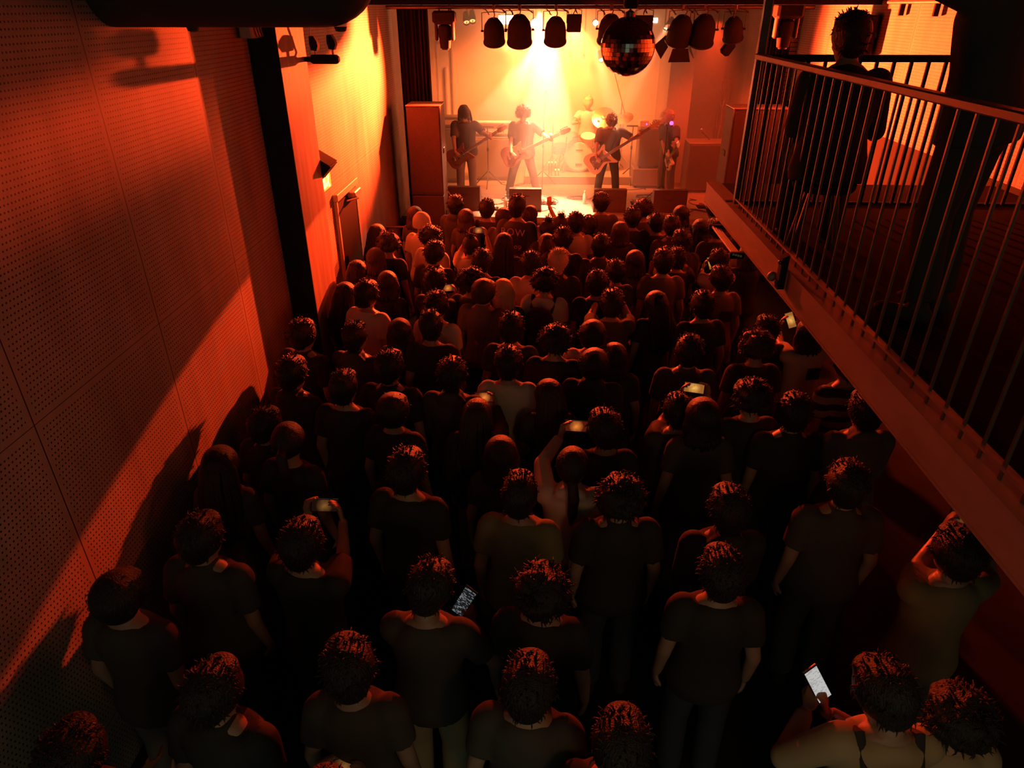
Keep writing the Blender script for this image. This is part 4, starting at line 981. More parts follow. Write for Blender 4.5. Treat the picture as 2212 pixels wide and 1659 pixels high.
SECT = [(-0.10, .150, .105, 0.0), (-0.02, .168, .118, -.005), (0.08, .155, .108, 0.0), (0.18, .140, .098, .004), (0.28, .152, .104, .006),
        (0.38, .164, .110, .004), (0.45, .160, .098, 0.0), (0.50, .115, .075, -.004), (0.54, .072, .060, -.006)]
def build_person(P):
    """P: pose dictionary -> body mesh, shirt mesh, trousers mesh, shoes mesh, info. Person faces +y, stands on z=0, stature 1.68"""
    lean = P.get('lean', 0.0); roll = P.get('roll', 0.0); hip = Vector((0, 0, P.get('hip', 0.90))); wd = P.get('wide', 1.0); vx = P.get('voxel', 0.013)
    tw = P.get('twist', 0.0)
    RT_ = rotm('Z', tw) @ rotm('Y', roll) @ rotm('X', -lean)
    def T(x, y, z): return hip + RT_ @ Vector((x, y, z))
    def torso(mb, grow, z0, z1, flare=0.0):
        rs = []
        for z, a, b, y in SECT:
            if z < z0 - 1e-6 or z > z1 + 1e-6: continue
            g = grow + flare * max(0, (0.1 - z))
            rs.append([T(wd * (a + g) * math.cos(2 * PI * j / 20), y + (b + g) * math.sin(2 * PI * j / 20), z) for j in range(20)])
        mb.rings(rs)
    neck = T(0, -0.005, 0.52)
    hp = P.get('head_pitch', 0.0); hy = P.get('head_yaw', 0.0)
    HR = RT_ @ rotm('Z', hy) @ rotm('X', -hp)
    if P.get('level', True): HR = rotm('Z', tw + hy) @ rotm('X', -hp)
    C = neck + HR @ Vector((0, 0.022, 0.14))
    body = MB(); torso(body, 0.0, -1, 1)
    body.tube([neck - RT_ @ V(0, 0, 0.03), neck + RT_ @ V(0, 0.0, 0.03), C + HR @ V(0, -0.02, -0.06)], [0.066, 0.054, 0.052], 14)
    HS = 1.09; HR0 = HR; HR = HR * HS
    def H(x, y, z): return C + HR @ V(x, y, z)
    body.ell(H(0, -0.004, 0.020), (0.074, 0.093, 0.096), HR, 20, 14)
    body.ell(H(0, 0.020, -0.045), (0.058, 0.066, 0.068), HR, 16, 10)
    body.ell(H(0, 0.045, -0.088), (0.026, 0.026, 0.020), HR, 12, 8)
    body.tube([H(0, 0.082, 0.022), H(0, 0.098, -0.004), H(0, 0.110, -0.024), H(0, 0.088, -0.034)], [0.009, 0.012, 0.015, 0.010], 8)
    body.ell(H(0, 0.080, 0.032), (0.050, 0.014, 0.012), HR, 12, 6)
    body.ell(H(0, 0.084, -0.056), (0.024, 0.010, 0.009), HR, 12, 6)
    for s in (-1, 1):
        body.ell(H(s * 0.077, -0.008, -0.010), (0.010, 0.020, 0.032), HR @ rotm('Y', s * 0.2), 10, 8)
        body.ell(H(s * 0.042, 0.055, -0.025), (0.022, 0.024, 0.022), HR, 10, 8)
    # arms
    SH = {}; info = {'C': C, 'HR': HR, 'T': T}
    for s, key in ((-1, 'L'), (1, 'R')):
        S = T(s * 0.165 * wd, 0, 0.452); SH[key] = S
        W = P.get(key)
        W = Vector(W) if W is not None else T(s * 0.235, 0.03, -0.07)
        hint = P.get(key + 'h', (s * 0.5, -1.0, -0.3))
        E_, W = elbow(S, W, hint)
        info[key] = (S, E_, W)
        body.caps(S, E_, 0.050, 0.040); body.caps(E_, W, 0.040, 0.027)
        fd = P.get(key + 'd', (W - E_)); fn = P.get(key + 'n', (-s, 0.2, 0) if P.get(key) is None else (0, 1, 0))
        hand(body, W + Vector(fd).normalized() * 0.012, fd, fn, s, P.get('curl', 0.35))
    # legs
    sp = P.get('spread', 0.0); LEG = []
    for s in (-1, 1):
        hj = hip + Vector((s * 0.088, 0, -0.04)); fx = s * (0.10 + sp); fy = P.get('stagger', 0.0) * s
        A = Vector((fx, fy - 0.02, 0.085)); K = (hj + A) / 2 + Vector((s * 0.01, 0.035 + P.get('knee', 0.0), 0.02))
        if 'sit' in P: K = hj + Vector((s * 0.05, 0.42, 0.02)); A = K + Vector((0, -0.02, -K.z + 0.085))
        LEG.append((hj, K, A))
        body.caps(hj, K, 0.086, 0.056); body.caps(K, A, 0.056, 0.038)
        body.caps(A + V(0, 0.0, -0.045), A + V(s * 0.02, 0.15, -0.052), 0.036, 0.030)
    bm_ = remesh(body, vx, 2, 'body')
    bm_.materials.append(None); bm_.materials.append(M['eye'])
    ey = MB()
    for s in (-1, 1): ey.ell(H(s * 0.031, 0.082, 0.010), (0.013, 0.008, 0.007), HR, 10, 6)
    append_mb(bm_, ey, 1)
    HR = HR0
    # shirt
    sh = MB(); torso(sh, 0.026, -0.15, 0.53, 0.10)
    sh.tube([neck - RT_ @ V(0, 0, .04), neck + RT_ @ V(0, 0, 0.012)], [0.100, 0.074], 14)
    sh.ell(neck + RT_ @ V(0, -0.030, -0.035), (0.115, 0.072, 0.048))
    slv = P.get('sleeve', 0.62)
    for key, s in (('L', -1), ('R', 1)):
        S, E_, W = info[key]
        sh.ell(S + RT_ @ V(-s * 0.008, 0, 0.0), (0.080, 0.078, 0.078))
        if slv <= 1: sh.tube([S + (S - E_).normalized() * 0.04, S, S.lerp(E_, slv)], [0.058, 0.080, 0.072], 14)
        else: sh.caps(S, E_, 0.078, 0.060); sh.tube([E_ + (E_ - W).normalized() * .02, E_, E_.lerp(W, 0.95)], [0.045, 0.054, 0.040], 14)
    if P.get('hood'):
        sh.ell(neck + RT_ @ V(0, -0.07, 0.0), (0.11, 0.05, 0.06)); sh.ell(neck + RT_ @ V(0, -0.02, 0.02), (0.095, 0.085, 0.035))
    if P.get('collar'): sh.tube([neck - RT_ @ V(0, 0, .02), neck + RT_ @ V(0, 0.0, 0.035)], [0.082, 0.072], 14)
    smx = remesh(sh, 0.016, 3, 'shirt')
    tr = MB(); rs = []
    for z, a, b in ((0.03, .160, .112), (-0.04, .172, .122), (-0.12, .165, .118)):
        rs.append([hip + RT_ @ V(0, 0, 0) + Vector(((a + .006) * math.cos(2 * PI * j / 20), (b + .006) * math.sin(2 * PI * j / 20), z)) for j in range(20)])
    tr.rings(rs)
    for hj, K, A in LEG:
        tr.caps(hj, K, 0.102, 0.080); tr.tube([K + (K - A).normalized() * 0.02, K, A + V(0, 0, 0.02)], [0.07, 0.080, 0.074], 14)
    tmx = remesh(tr, 0.018, 3, 'trousers')
    shx = []
    for hj, K, A in LEG:
        so = MB()
        s = 1 if A.x > 0 else -1
        so.ell(A + V(s * 0.004, -0.02, -0.042), (0.046, 0.062, 0.045)); so.ell(A + V(s * 0.018, 0.10, -0.050), (0.048, 0.095, 0.034))
        so.caps(A + V(0, 0, -.02), A + V(0, 0, 0.02), 0.048, 0.046)
        shx.append(remesh(so, 0.014, 2, 'shoe'))
    return bm_, smx, tmx, shx, info

def hair_mesh(style, seed=0):
    """hair around a head centred on the origin, face towards +y"""
    rr = random.Random(seed * 31 + len(style)); mb = MB(); tuft = MB(); core = [(0, -0.018, 0.030), (0.088, 0.098, 0.098)]
    def tufts(n, c, r, L, rad, down=0.6, zmin=-0.2):
        out = 0.85 if style in ('mop', 'bun') else 0.30
        for i in range(n):
            z = rr.uniform(zmin, 1); a = rr.uniform(0, 2 * PI); k = math.sqrt(max(0, 1 - z * z))
            d = V(k * math.cos(a), k * math.sin(a), z)
            if d.y > 0.55 and z < 0.55: continue
            p = V(c[0] + d.x * r[0] * .96, c[1] + d.y * r[1] * .96, c[2] + d.z * r[2] * .96)
            tdir = V(rr.uniform(-1, 1), rr.uniform(-1, 1), rr.uniform(-1, 1) - down).normalized()
            q = p + (d * out + tdir * 0.9).normalized() * L * rr.uniform(.5, 1); q2 = q + (tdir * 0.8 + V(0, 0, -down)).normalized() * L * 0.8
            tuft.tube([p - d * 0.01, q, q2], [rad, rad * .7, rad * .12], 5)
    if style in ('short', 'crop', 'bleach'):
        g = {'short': 0.004, 'crop': -0.004, 'bleach': 0.003}[style]
        mb.ell((0, -0.010, 0.032), (0.090 + g, 0.106 + g, 0.102 + g), None, 22, 14)
        mb.ell((0, -0.050, -0.020), (0.068, 0.052 + g, 0.062))
        mb.ell((0.01 * rr.uniform(-1, 1), 0.050, 0.085), (0.066, 0.050, 0.036 + g))
        tufts({'short': 260, 'crop': 90, 'bleach': 140}[style], (0, -0.010, 0.032), (0.092 + g, 0.108 + g, 0.104 + g), {'short': 0.017, 'crop': 0.008, 'bleach': 0.010}[style], 0.0042)
        tufts(50, (0, -0.05, -0.02), (0.068, 0.052, 0.062), 0.016, 0.004, 0.8, -0.8)
        tufts(120, (0, -0.004, 0.036), (0.090 + g, 0.106 + g, 0.104 + g), 0.016, 0.0042, 0.1, 0.5)
    elif style == 'bowl':
        mb.ell((0, -0.012, 0.020), (0.098, 0.110, 0.102), None, 22, 14); mb.ell((0, -0.04, -0.025), (0.088, 0.070, 0.060)); mb.ell((0, 0.06, 0.05), (0.075, 0.04, 0.045))
        tufts(120, (0, -0.012, 0.02), (0.1, .112, .104), 0.020, 0.004, 1.0)
    elif style == 'mop':
        for i in range(60):
            z = rr.uniform(-0.45, 1); a = rr.uniform(0, 2 * PI); k = math.sqrt(1 - z * z)
            if math.sin(a) * k > 0.6 and z < 0.3: continue
            mb.ell((0.092 * k * math.cos(a), -0.015 + 0.098 * k * math.sin(a), 0.030 + 0.088 * z), rr.uniform(0.022, 0.036), None, 8, 6)
        mb.ell((0, -0.010, 0.032), (0.096, 0.106, 0.104))
        tufts(320, (0, -0.015, 0.03), (0.115, .12, .112), 0.021, 0.0045, 0.1, -0.6)
    elif style in ('bob', 'blondbob'):
        mb.ell((0, -0.010, 0.031), (0.096, 0.110, 0.105), None, 22, 14)
        for s in (-1, 1): mb.tube([(s * 0.062, 0.0, 0.05), (s * 0.088, -0.004, -0.03), (s * 0.088, -0.004, -0.115)], [0.03, 0.030, 0.020], 10)
        mb.rings([[V((0.085 + k * .01) * math.cos(2 * PI * j / 16), -0.040 + 0.060 * math.sin(2 * PI * j / 16), 0.03 - 0.055 * k) for j in range(16)] for k in range(4)])
        tufts(100, (0, -0.014, 0.026), (0.093, .105, .101), 0.018, 0.0035, 1.0)
        for i in range(26):
            a = rr.uniform(PI * 0.95, PI * 2.05); x = 0.088 * math.cos(a); y = -0.03 + .07 * math.sin(a); tuft.tube([(x, y, -0.09), (x * 1.05, y * 1.05, -0.13), (x * 1.0, y, -0.16)], [0.009, 0.007, 0.001], 5)
    elif style == 'long':
        mb.ell((0, -0.010, 0.031), (0.096, 0.110, 0.105), None, 22, 14)
        prof = [(0.085, .075, -.030, 0.04), (0.088, .070, -.045, -0.06), (0.090, .050, -.065, -0.14), (0.098, .042, -.085, -0.22), (0.090, .035, -.10, -0.31), (0.055, .022, -.105, -0.39)]
        for i in range(70):
            a = rr.uniform(PI * 1.0, PI * 2.0); x = 0.092 * math.cos(a); y = 0.075 * math.sin(a) - 0.03; e = rr.uniform(-.015, .015)
            tuft.tube([(x * .6, y * .6 - .02, 0.115), (x * 1.0, y - 0.02, 0.02), (x * 1.08 + e, y - 0.045, -0.12), (x * 1.1 + e, y - 0.055, -0.25), (x * 0.95 - e, y - 0.05, -0.40)], [0.004, 0.008, 0.008, 0.007, 0.001], 5)
        mb.rings([[V(a * math.cos(2 * PI * j / 18), y + b * math.sin(2 * PI * j / 18), z) for j in range(18)] for a, b, y, z in prof])
        tufts(90, (0, -0.014, 0.026), (0.093, .105, .101), 0.016, 0.0035, 1.2)
        for i in range(30):
            x = rr.uniform(-.11, .11); tuft.tube([(x, -0.10, -0.20), (x * 1.05, -0.135, -0.33), (x * .9, -0.13, -0.46 + abs(x))], [0.010, 0.009, 0.001], 5)
    elif style == 'pony':
        mb.ell((0, -0.008, 0.031), (0.090, 0.106, 0.102), None, 22, 14); mb.ell((0, -0.06, 0.0), (0.06, 0.05, 0.06))
        mb.tube([(0, -0.095, 0.03), (0.01, -0.150, 0.01), (0.02, -0.165, -0.08), (0.015, -0.15, -0.20), (0.01, -0.14, -0.28)], [0.018, 0.028, 0.032, 0.026, 0.008], 12)
        tufts(70, (0, -0.012, 0.026), (0.087, .101, .097), 0.014, 0.0035, 1.0)
    elif style == 'bun':
        mb.ell((0, -0.008, 0.031), (0.090, 0.106, 0.102), None, 22, 14); mb.ell((0, -0.055, -0.02), (0.062, 0.045, 0.05))
        mb.ell((0.01, -0.03, 0.135), (0.036, 0.036, 0.032))
        tufts(50, (0.01, -0.03, 0.13), (0.036, .036, .034), 0.040, 0.004, 0.0, -0.5); tufts(70, (0, -0.012, 0.026), (0.087, .1, .095), 0.014, 0.0035, 0.9)
    elif style == 'beanie':
        mb.ell((0, -0.008, 0.038), (0.094, 0.106, 0.098), None, 22, 14); mb.ell((0, -0.02, 0.112), (0.05, 0.055, 0.030))
        mb.lathe([(0.092, -0.03), (0.100, -0.025), (0.102, 0.02), (0.094, 0.03)], (0, -0.006, 0.0), n=24)
    me = remesh(mb, 0.010, 2, 'hair')
    if tuft.v:
        bm = bmesh.new(); bm.from_mesh(me); vs = [bm.verts.new(q) for q in tuft.v]
        for f in tuft.f:
            try: bm.faces.new([vs[i] for i in f]).smooth = True
            except ValueError: pass
        bm.to_mesh(me); bm.free()
    if not me.materials: me.materials.append(None)
    return me
HAIRS = {}
def get_hair(style, seed):
    k = (style, seed)
    if k not in HAIRS: HAIRS[k] = hair_mesh(style, seed)
    return HAIRS[k]

def setm(me):
    if not me.materials: me.materials.append(None)
    return me
def make_person(name, B, hairstyle, seed, shirt, trousers='dark', skin='skin', hairmat=None, shoes='black'):
    """root = the body mesh, children = hair, shirt, trousers, shoes"""
    bme, sme, tme, fme, info = B
    for me in (sme, tme, fme[0], fme[1]): setm(me)
    root = link(bme, name, M[skin])
    s = link(sme, 'shirt', M['f_' + shirt], root); link(tme, 'trousers', M['f_' + trousers], root); [link(q_, 'shoe', M['f_' + shoes], root) for q_ in fme]
    hm = hairmat or {'bleach': 'blond', 'blondbob': 'blond', 'beanie': 'knit'}.get(hairstyle, 'hair')
    h = link(get_hair(hairstyle, seed), 'knitted_hat' if hairstyle == 'beanie' else 'hair', M[hm], root)
    h.matrix_basis = Matrix.Translation(info['C']) @ (info['HR'] * 1.09).to_4x4()
    return root, info

def phone(name, P, fwd, label, w=0.155, h=0.076, roll=0.0, screen='phone_screen', portrait=False, bright=1.0):
    """P world position, fwd = unit direction from the holder to the phone (screen looks back along it)"""
    if portrait: w, h = h, w
    q = Vector(fwd).to_track_quat('Y', 'Z').to_matrix() @ rotm('Y', roll)
    t = thing(name, P, q.to_euler(), label, 'phone')
    MB().box((0, 0, 0), (w, 0.009, h), None, 0.004).build('case', M['blackgloss'], t)
    MB().box((0, -0.0055, 0), (w * 0.93, 0.002, h * 0.90)).build('screen', M[screen], t, False)
    MB().box((-w * 0.38, 0.006, h * 0.25), (0.028, 0.005, 0.028), None, 0.002).build('camera_bump', M['black'], t)
    MB().box((0, 0, h / 2 + 0.001), (w * 1.01, 0.010, 0.003)).build('bezel_edge', M['conduit'], t, False)
    return t
def screen_mat(name, c1, c2, es, scale=28):
    m, t, b = newmat(name); p = t.pos(); nz = t.noise(p, scale, 3)
    x = t.xyz(p)
    d = t.m('SUBTRACT', 1.0, t.m('MULTIPLY', t.m('SQRT', t.m('ADD', t.m('MULTIPLY', x[0], x[0]), t.m('MULTIPLY', x[2], x[2]))), 20.0))
    f = t.m('MULTIPLY', t.m('MAXIMUM', d, 0.0), t.m('MULTIPLY', nz, 1.9))
    c = t.mix(t.m('MINIMUM', f, 1.0), c1, c2)
    b.inputs['Base Color'].default_value = (0.02, 0.02, 0.02, 1); b.inputs['Roughness'].default_value = 0.15
    t.l.new(c, b.inputs['Emission Color']); b.inputs['Emission Strength'].default_value = es
    return m
M['phone_screen'] = screen_mat('phone_screen_stage_view', (0.10, 0.008, 0.003), (1.0, 0.27, 0.04), 0.8)
M['phone_bright'] = screen_mat('phone_screen_bright_view', (0.35, 0.12, 0.02), (1.0, 0.50, 0.11), 0.9, 60)
M['phone_dim'] = screen_mat('phone_screen_dim_view', (0.02, 0.006, 0.003), (0.4, 0.16, 0.04), 0.5)
M['phone_off'] = mat('dark_phone_glass', (0.05, 0.02, 0.015), 0.12, 0, 0.1, 20)
def ui_mat(name, bg, fg, es, rows=26.0):
    m, t, b = newmat(name); p = t.pos(); x = t.xyz(p)
    nz = t.noise(p, 60, 1, (1, 1, 4)); line = t.m('GREATER_THAN', t.m('FRACT', t.m('MULTIPLY', x[2], rows * 8)), 0.62)
    f = t.m('MULTIPLY', line, t.m('GREATER_THAN', nz, 0.55))
    t.l.new(t.mix(f, bg, fg), b.inputs['Emission Color']); b.inputs['Emission Strength'].default_value = es
    b.inputs['Base Color'].default_value = (0.02, 0.02, 0.02, 1)
    return m
M['phone_white'] = ui_mat('phone_screen_white_page', (0.62, 0.62, 0.60), (0.20, 0.20, 0.20), 0.8)
M['phone_text'] = ui_mat('phone_screen_dark_page', (0.010, 0.012, 0.014), (0.45, 0.5, 0.52), 0.8)
# ================================================================== the crowd
POSES = {
 'a0': build_person({}), 'a1': build_person({'L': (-0.10, 0.26, 1.02), 'R': (0.09, 0.27, 1.04), 'wide': 1.04, 'hood': True, 'sleeve': 1.5}),
 'a2': build_person({'wide': 0.90, 'head_pitch': 0.08, 'head_yaw': 0.25}), 'a3': build_person({'wide': 1.08, 'collar': True, 'head_yaw': -0.2, 'sleeve': 0.7}),
}
LONGH = {'bob', 'long', 'bun', 'pony', 'blondbob'}
rnd = random.Random(11)
PEOPLE = {}
for idx, row in enumerate(CROWD):
    u, v, hs, top, pose, st, label = row[:7]
    s = st or (1.58 if hs in LONGH else 1.68)
    k = s / 1.68
    C0 = at(u, v, Z=1.56 * k)
    face = math.atan2(-(0.75 - C0.x), 13.0 - C0.y) + rnd.uniform(-0.14, 0.14)
    seed = idx % 3
    hm = None
    if hs in ('long', 'bob', 'mop', 'bowl') and idx % 3 == 0: hm = 'brownhair'
    if pose == 'a':
        key = 'a2' if hs in LONGH else ('a0', 'a3', 'a1', 'a0', 'a2')[idx % 5]
        if top in ('white', 'stripe', 'khaki', 'olive'): key = 'a0' if hs not in LONGH else 'a2'
        if 'ROW' in label: key = 'a1x'
        if key == 'a1x' and 'a1x' not in POSES: POSES['a1x'] = build_person({'sleeve': 1.5, 'wide': 1.02})
        B = POSES[key]
        tgt = None
    else:
        tgt = None; P = {'voxel': 0.0075, 'sleeve': 0.7}
        Mx = rotm('Z', face)
        if len(row) > 7:
            # the phone hangs on the ray through its place in the picture, an arm's length from the head
            pu, pv = row[7]; best = None
            for i in range(60):
                dd = 0.5 + i * 0.25
                ray = (at(pu, pv, Z=1.0) - EYE).normalized(); q = EYE + ray * dd
                loc = (Mx.transposed() @ (q - Vector((C0.x, C0.y, 0)))) / k
                e = abs((loc - Vector((0, 0.10, 1.40))).length - 0.46) + max(0, 0.22 - loc.y) * 3
                if best is None or e < best[0]: best = (e, loc, q)
            for i in range(-10, 11):
                dd = (best[2] - EYE).length + i * 0.025
            tgt = best[1]
            base = (best[2] - EYE).length; fin = None
            for i in range(-20, 21):
                q = EYE + (best[2] - EYE).normalized() * (base + i * 0.02)
                loc = (Mx.transposed() @ (q - Vector((C0.x, C0.y, 0)))) / k
                e = abs((loc - Vector((0, 0.10, 1.40))).length - 0.44) + max(0, 0.2 - loc.y) * 3
                if fin is None or e < fin[0]: fin = (e, loc, q)
            tgt = fin[1]; PW = fin[2]
            if (tgt - Vector((0, 0.08, 1.36))).length > 0.62:
                tgt = Vector((0, 0.08, 1.36)) + (tgt - Vector((0, 0.08, 1.36))).normalized() * 0.6; PW = Vector((C0.x, C0.y, 0)) + Mx @ (tgt * k)
        if pose == 'phone':
            P.update({'L': tgt + V(-0.118, -0.012, -0.085), 'R': tgt + V(0.118, -0.012, -0.085), 'Lh': (-1, -0.1, -1.1), 'Rh': (1, -0.1, -1.1),
                      'Ld': (0.22, 0.12, 1), 'Rd': (-0.22, 0.12, 1), 'Ln': (0.8, -0.6, 0), 'Rn': (-0.8, -0.6, 0), 'curl': 0.42})
        elif pose == 'phoneR':
            P.update({'R': tgt + V(0.10, -0.01, -0.08), 'Rh': (1, -0.2, -1), 'Rd': (-0.25, 0.15, 1), 'Rn': (-0.8, -0.6, 0), 'curl': 0.42, 'sleeve': 1.5})
        elif pose == 'phoneL':
            P.update({'L': tgt + V(-0.11, -0.02, -0.085), 'Lh': (-1, -0.1, -0.4), 'Ld': (0.25, 0.1, 1), 'Ln': (0.8, -0.6, 0), 'curl': 0.42, 'sleeve': 1.5, 'hood': True})
        elif pose == 'raise':
            P.update({'R': (0.24, 0.22, 1.66), 'Rh': (1, 0, -1), 'Rd': (-0.1, 0.2, 1), 'Rn': (-0.3, 1, 0)})
        elif pose == 'low':
            pl = V(-0.14, 0.30, 1.30) if u > 1500 else V(0.13, 0.28, 1.26)
            P.update({'L': pl + V(-0.03, -0.03, -0.14), 'R': pl + V(0.05, -0.04, -0.13), 'Ld': (0.2, 0.2, 1), 'Rd': (-0.2, 0.2, 1), 'Ln': (0.6, 0.3, 0), 'Rn': (-0.6, 0.3, 0), 'head_pitch': 0.35,
                      'Lh': (-1, -0.2, -1), 'Rh': (1, -0.2, -1), 'curl': 0.8, 'head_yaw': 0.3 if u > 1500 else -0.2})
            if u > 1500: P['sleeve'] = 1.5
            tgt = pl
        B = build_person(P)
    tr = {'low': 'khaki'}.get(pose, ('dark', 'black', 'blue', 'grey')[idx % 4])
    root, info = make_person('person', B, hs, seed, top, tr, hairmat=hm)
    hc = Mx2 = rotm('Z', face) @ info['C']
    root.location = (C0.x - hc.x * k, C0.y - hc.y * k, 0)
    root.rotation_euler = (0, 0, face); root.scale = (k, k, k)
    tag(root, label, 'person', 'people in the standing crowd')
    PEOPLE[(u, v)] = root
    if tgt is not None:
        if pose == 'low':
            PW = Vector(root.location) + rotm('Z', face) @ (pl * k)
        else:
            PW = Vector(root.location) + rotm('Z', face) @ (tgt * k)
        hw = Vector((C0.x, C0.y, 1.60 * k)); fw = (PW - hw).normalized()
        lab = {'phoneR': 'upright-edged phone held sideways by the long-haired person, centre', 'phoneL': 'phone held high in one hand by the pale-jacketed person'}.get(pose)
        PL = {(940, 614): ('landscape phone glowing orange on the left, held by the person in black', 'phone_screen', 0),
              (1017, 534): ('phone held up by the topknot wearer with the stage on its screen', 'phone_screen', 0),
              (1462, 562): ('dark phone held up high right of the centre', 'phone_off', 0.0),
              (1551, 566): ('tilted phone with a pale yellow screen by the white top', 'phone_bright', 1.2),
              (1615, 553): ('phone with a speckled bright screen under the balcony corner', 'phone_bright', 0),
              (1321, 660): ('flat phone with a lit corner above a dark head', 'phone_dim', 0),
              (1032, 902): ('phone with a bright rim held by the long-haired person, centre', 'phone_screen', 0),
              (656, 1182): ('phone tilted down to the right in the left foreground', 'phone_dim', 0.22),
              (1236, 1012): ('phone held high in one hand by the pale-jacketed person', 'phone_screen', 0),
              (929, 1272): ('phone showing a dark page of text beside the khaki trousers wearer', 'phone_text', 0.3),
              (1910, 1500): ('phone showing a white page, lower right', 'phone_white', -0.3),
              (2063, 1200): ('phone lifted behind the balcony beam by the olive T-shirt wearer', 'phone_dim', 0),
              (1746, 722): ('steeply tilted bright phone under the balcony beam', 'phone_bright', 1.1),
              (1463, 893): ('brightest landscape phone screen, showing the yellow stage, right of centre', 'phone_bright', 0),
              (705, 1760): ('phone at the bottom edge showing a dim stage picture', 'phone_dim', 0.08)}[(u, v)]
        phone('smartphone', PW, (PW - EYE).normalized() if pose != 'low' else (fw + V(0, 0.3, 0)).normalized(), PL[0], screen=PL[1], roll=PL[2], portrait=(pose == 'low'))

def text_part(body, parent, loc, rot, size, m, ext=0.002):
    cu = bpy.data.curves.new('print', 'FONT'); cu.body = body; cu.size = size; cu.extrude = ext; cu.align_x = 'CENTER'; cu.space_character = 1.15
    o = bpy.data.objects.new('tmp', cu); col.objects.link(o)
    me = bpy.data.meshes.new_from_object(o.evaluated_get(bpy.context.evaluated_depsgraph_get())); bpy.data.objects.remove(o)
    if not me.materials: me.materials.append(None)
    return link(me, 'back_print', m, parent, loc, rot)
def child_of(o, n): return [c for c in o.children if c.name.startswith(n)][0]
M['printink'] = mat('pale_print_ink', (0.55, 0.42, 0.34), 0.8, 0, 0.1, 20)
M['darkink'] = mat('dark_print_ink', (0.03, 0.025, 0.02), 0.8, 0, 0.1, 20)
rp = PEOPLE[(1118, 450)]; sh_ = child_of(rp, 'shirt')
text_part('ROW', sh_, (0, -0.140, 1.285), (R(85), 0, 0), 0.115, M['printink'])
text_part('Shop', sh_, (0.02, -0.142, 1.13), (R(90), R(-8), 0), 0.085, M['printink'])
text_part('this', sh_, (0.03, -0.142, 1.03), (R(90), 0, 0), 0.05, M['printink'])
text_part('YOU', child_of(PEOPLE[(1089, 471)], 'shirt'), (0.02, -0.142, 1.16), (R(90), 0, 0), 0.05, M['printink'])
for key in ((1556, 606), (1746, 722)):
    MB().box((0.04, -0.137, 1.22), (0.13, 0.012, 0.12), None, 0.004).build('back_print', M['darkink'], child_of(PEOPLE[key], 'shirt'))
# backpack on the person centre front
def backpack(pk, label, m='f_black'):
    q = PEOPLE[pk]; t = thing('backpack', q.location, q.rotation_euler, label, 'backpack'); t.scale = q.scale
    a = MB(); a.rings([[V(x_ * math.cos(2 * PI * j / 16), -0.20 + y_ * math.sin(2 * PI * j / 16), z_) for j in range(16)] for x_, y_, z_ in ((.13, .06, .88), (.15, .08, .92), (.155, .085, 1.1), (.14, .075, 1.28), (.10, .05, 1.36), (.03, .02, 1.385))])
    a.build('bag', M[m], t)
    for s in (-1, 1): MB().tube([(s * 0.10, -0.13, 1.30), (s * 0.115, -0.02, 1.44), (s * 0.12, 0.13, 1.32), (s * 0.13, 0.12, 1.08), (s * 0.15, -0.08, 0.96)], 0.018, 8, True, 0.5).build('shoulder_strap', M[m], t)
    MB().box((0, -0.285, 1.02), (0.20, 0.02, 0.16), None, 0.008).build('front_pocket', M[m], t)
backpack((1178, 612), 'black backpack worn over the light top, centre of the crowd')
backpack((1910, 1500), 'dark backpack on the khaki shirt at the lower right')
# glasses, headband
# ================================================================== people on the balcony
B = build_person({'sit': 1, 'hip': 0.60, 'lean': 0.20, 'L': (-0.10, 0.36, 0.88), 'R': (0.12, 0.36, 0.88), 'sleeve': 1.5, 'head_pitch': 0.1, 'wide': 1.08, 'head_yaw': 0.3})
root, info = make_person('person', B, 'crop', 1, 'black', 'black')
c = at(1835, 88, Y=4.35); face = R(-14)
hc = rotm('Z', face) @ info['C']; root.location = (c.x - hc.x, c.y - hc.y, BZ - 0.01); root.rotation_euler = (0, 0, face)
zoff = c.z - (BZ - 0.01 + info['C'].z)
tag(root, 'person in black seated on the balcony, head outlined against the lit wall', 'person', 'people on the balcony')
SEAT_Z = BZ - 0.01 + 0.48
t = thing('bar_stool', (root.location.x, root.location.y, BZ - 0.01), (0, 0, face), 'dark stool under the person seated on the balcony', 'stool')
st = t
root.location.z = c.z - info['C'].z
h_ = root.location.z + 0.50 - (BZ - 0.01)
MB().lathe([(0.17, h_ - 0.04), (0.18, h_ - 0.02), (0.18, h_), (0.16, h_ + 0.01)], n=24).build('seat', M['black'], t)
for i in range(4):
    a = PI / 4 + PI / 2 * i; MB().tube([(0.10 * math.cos(a), 0.10 * math.sin(a), h_ - 0.03), (0.18 * math.cos(a), 0.18 * math.sin(a), 0)], 0.014).build('leg', M['bar'], t)
B = build_person({'L': (-0.16, 0.30, 1.62), 'R': (0.12, 0.33, 1.60), 'Lh': (-1, 0.2, -0.6), 'Rh': (1, 0.2, -0.6), 'Ld': (0.2, 0.3, 1), 'Rd': (-0.2, 0.3, 1), 'sleeve': 1.5, 'wide': 1.15, 'hood': True, 'curl': 0.7, 'lean': 0.12})
root, info = make_person('person', B, 'short', 2, 'black', 'black')
face = R(40)
root.location = (1.90, 3.25, BZ - 0.01); root.rotation_euler = (0, 0, face); root.scale = (1.03,) * 3
tag(root, 'large dark silhouette of a photographer leaning at the balcony rail, upper right', 'person', 'people on the balcony')
pc = Vector(root.location) + rotm('Z', face) @ (V(-0.02, 0.42, 1.66) * 1.03)
t = thing('camera', pc, (0, 0, face), 'black camera with round lens raised by the photographer on the balcony', 'camera')
MB().box((0, 0, 0), (0.15, 0.07, 0.10), None, 0.015).build('camera_body', M['black'], t)
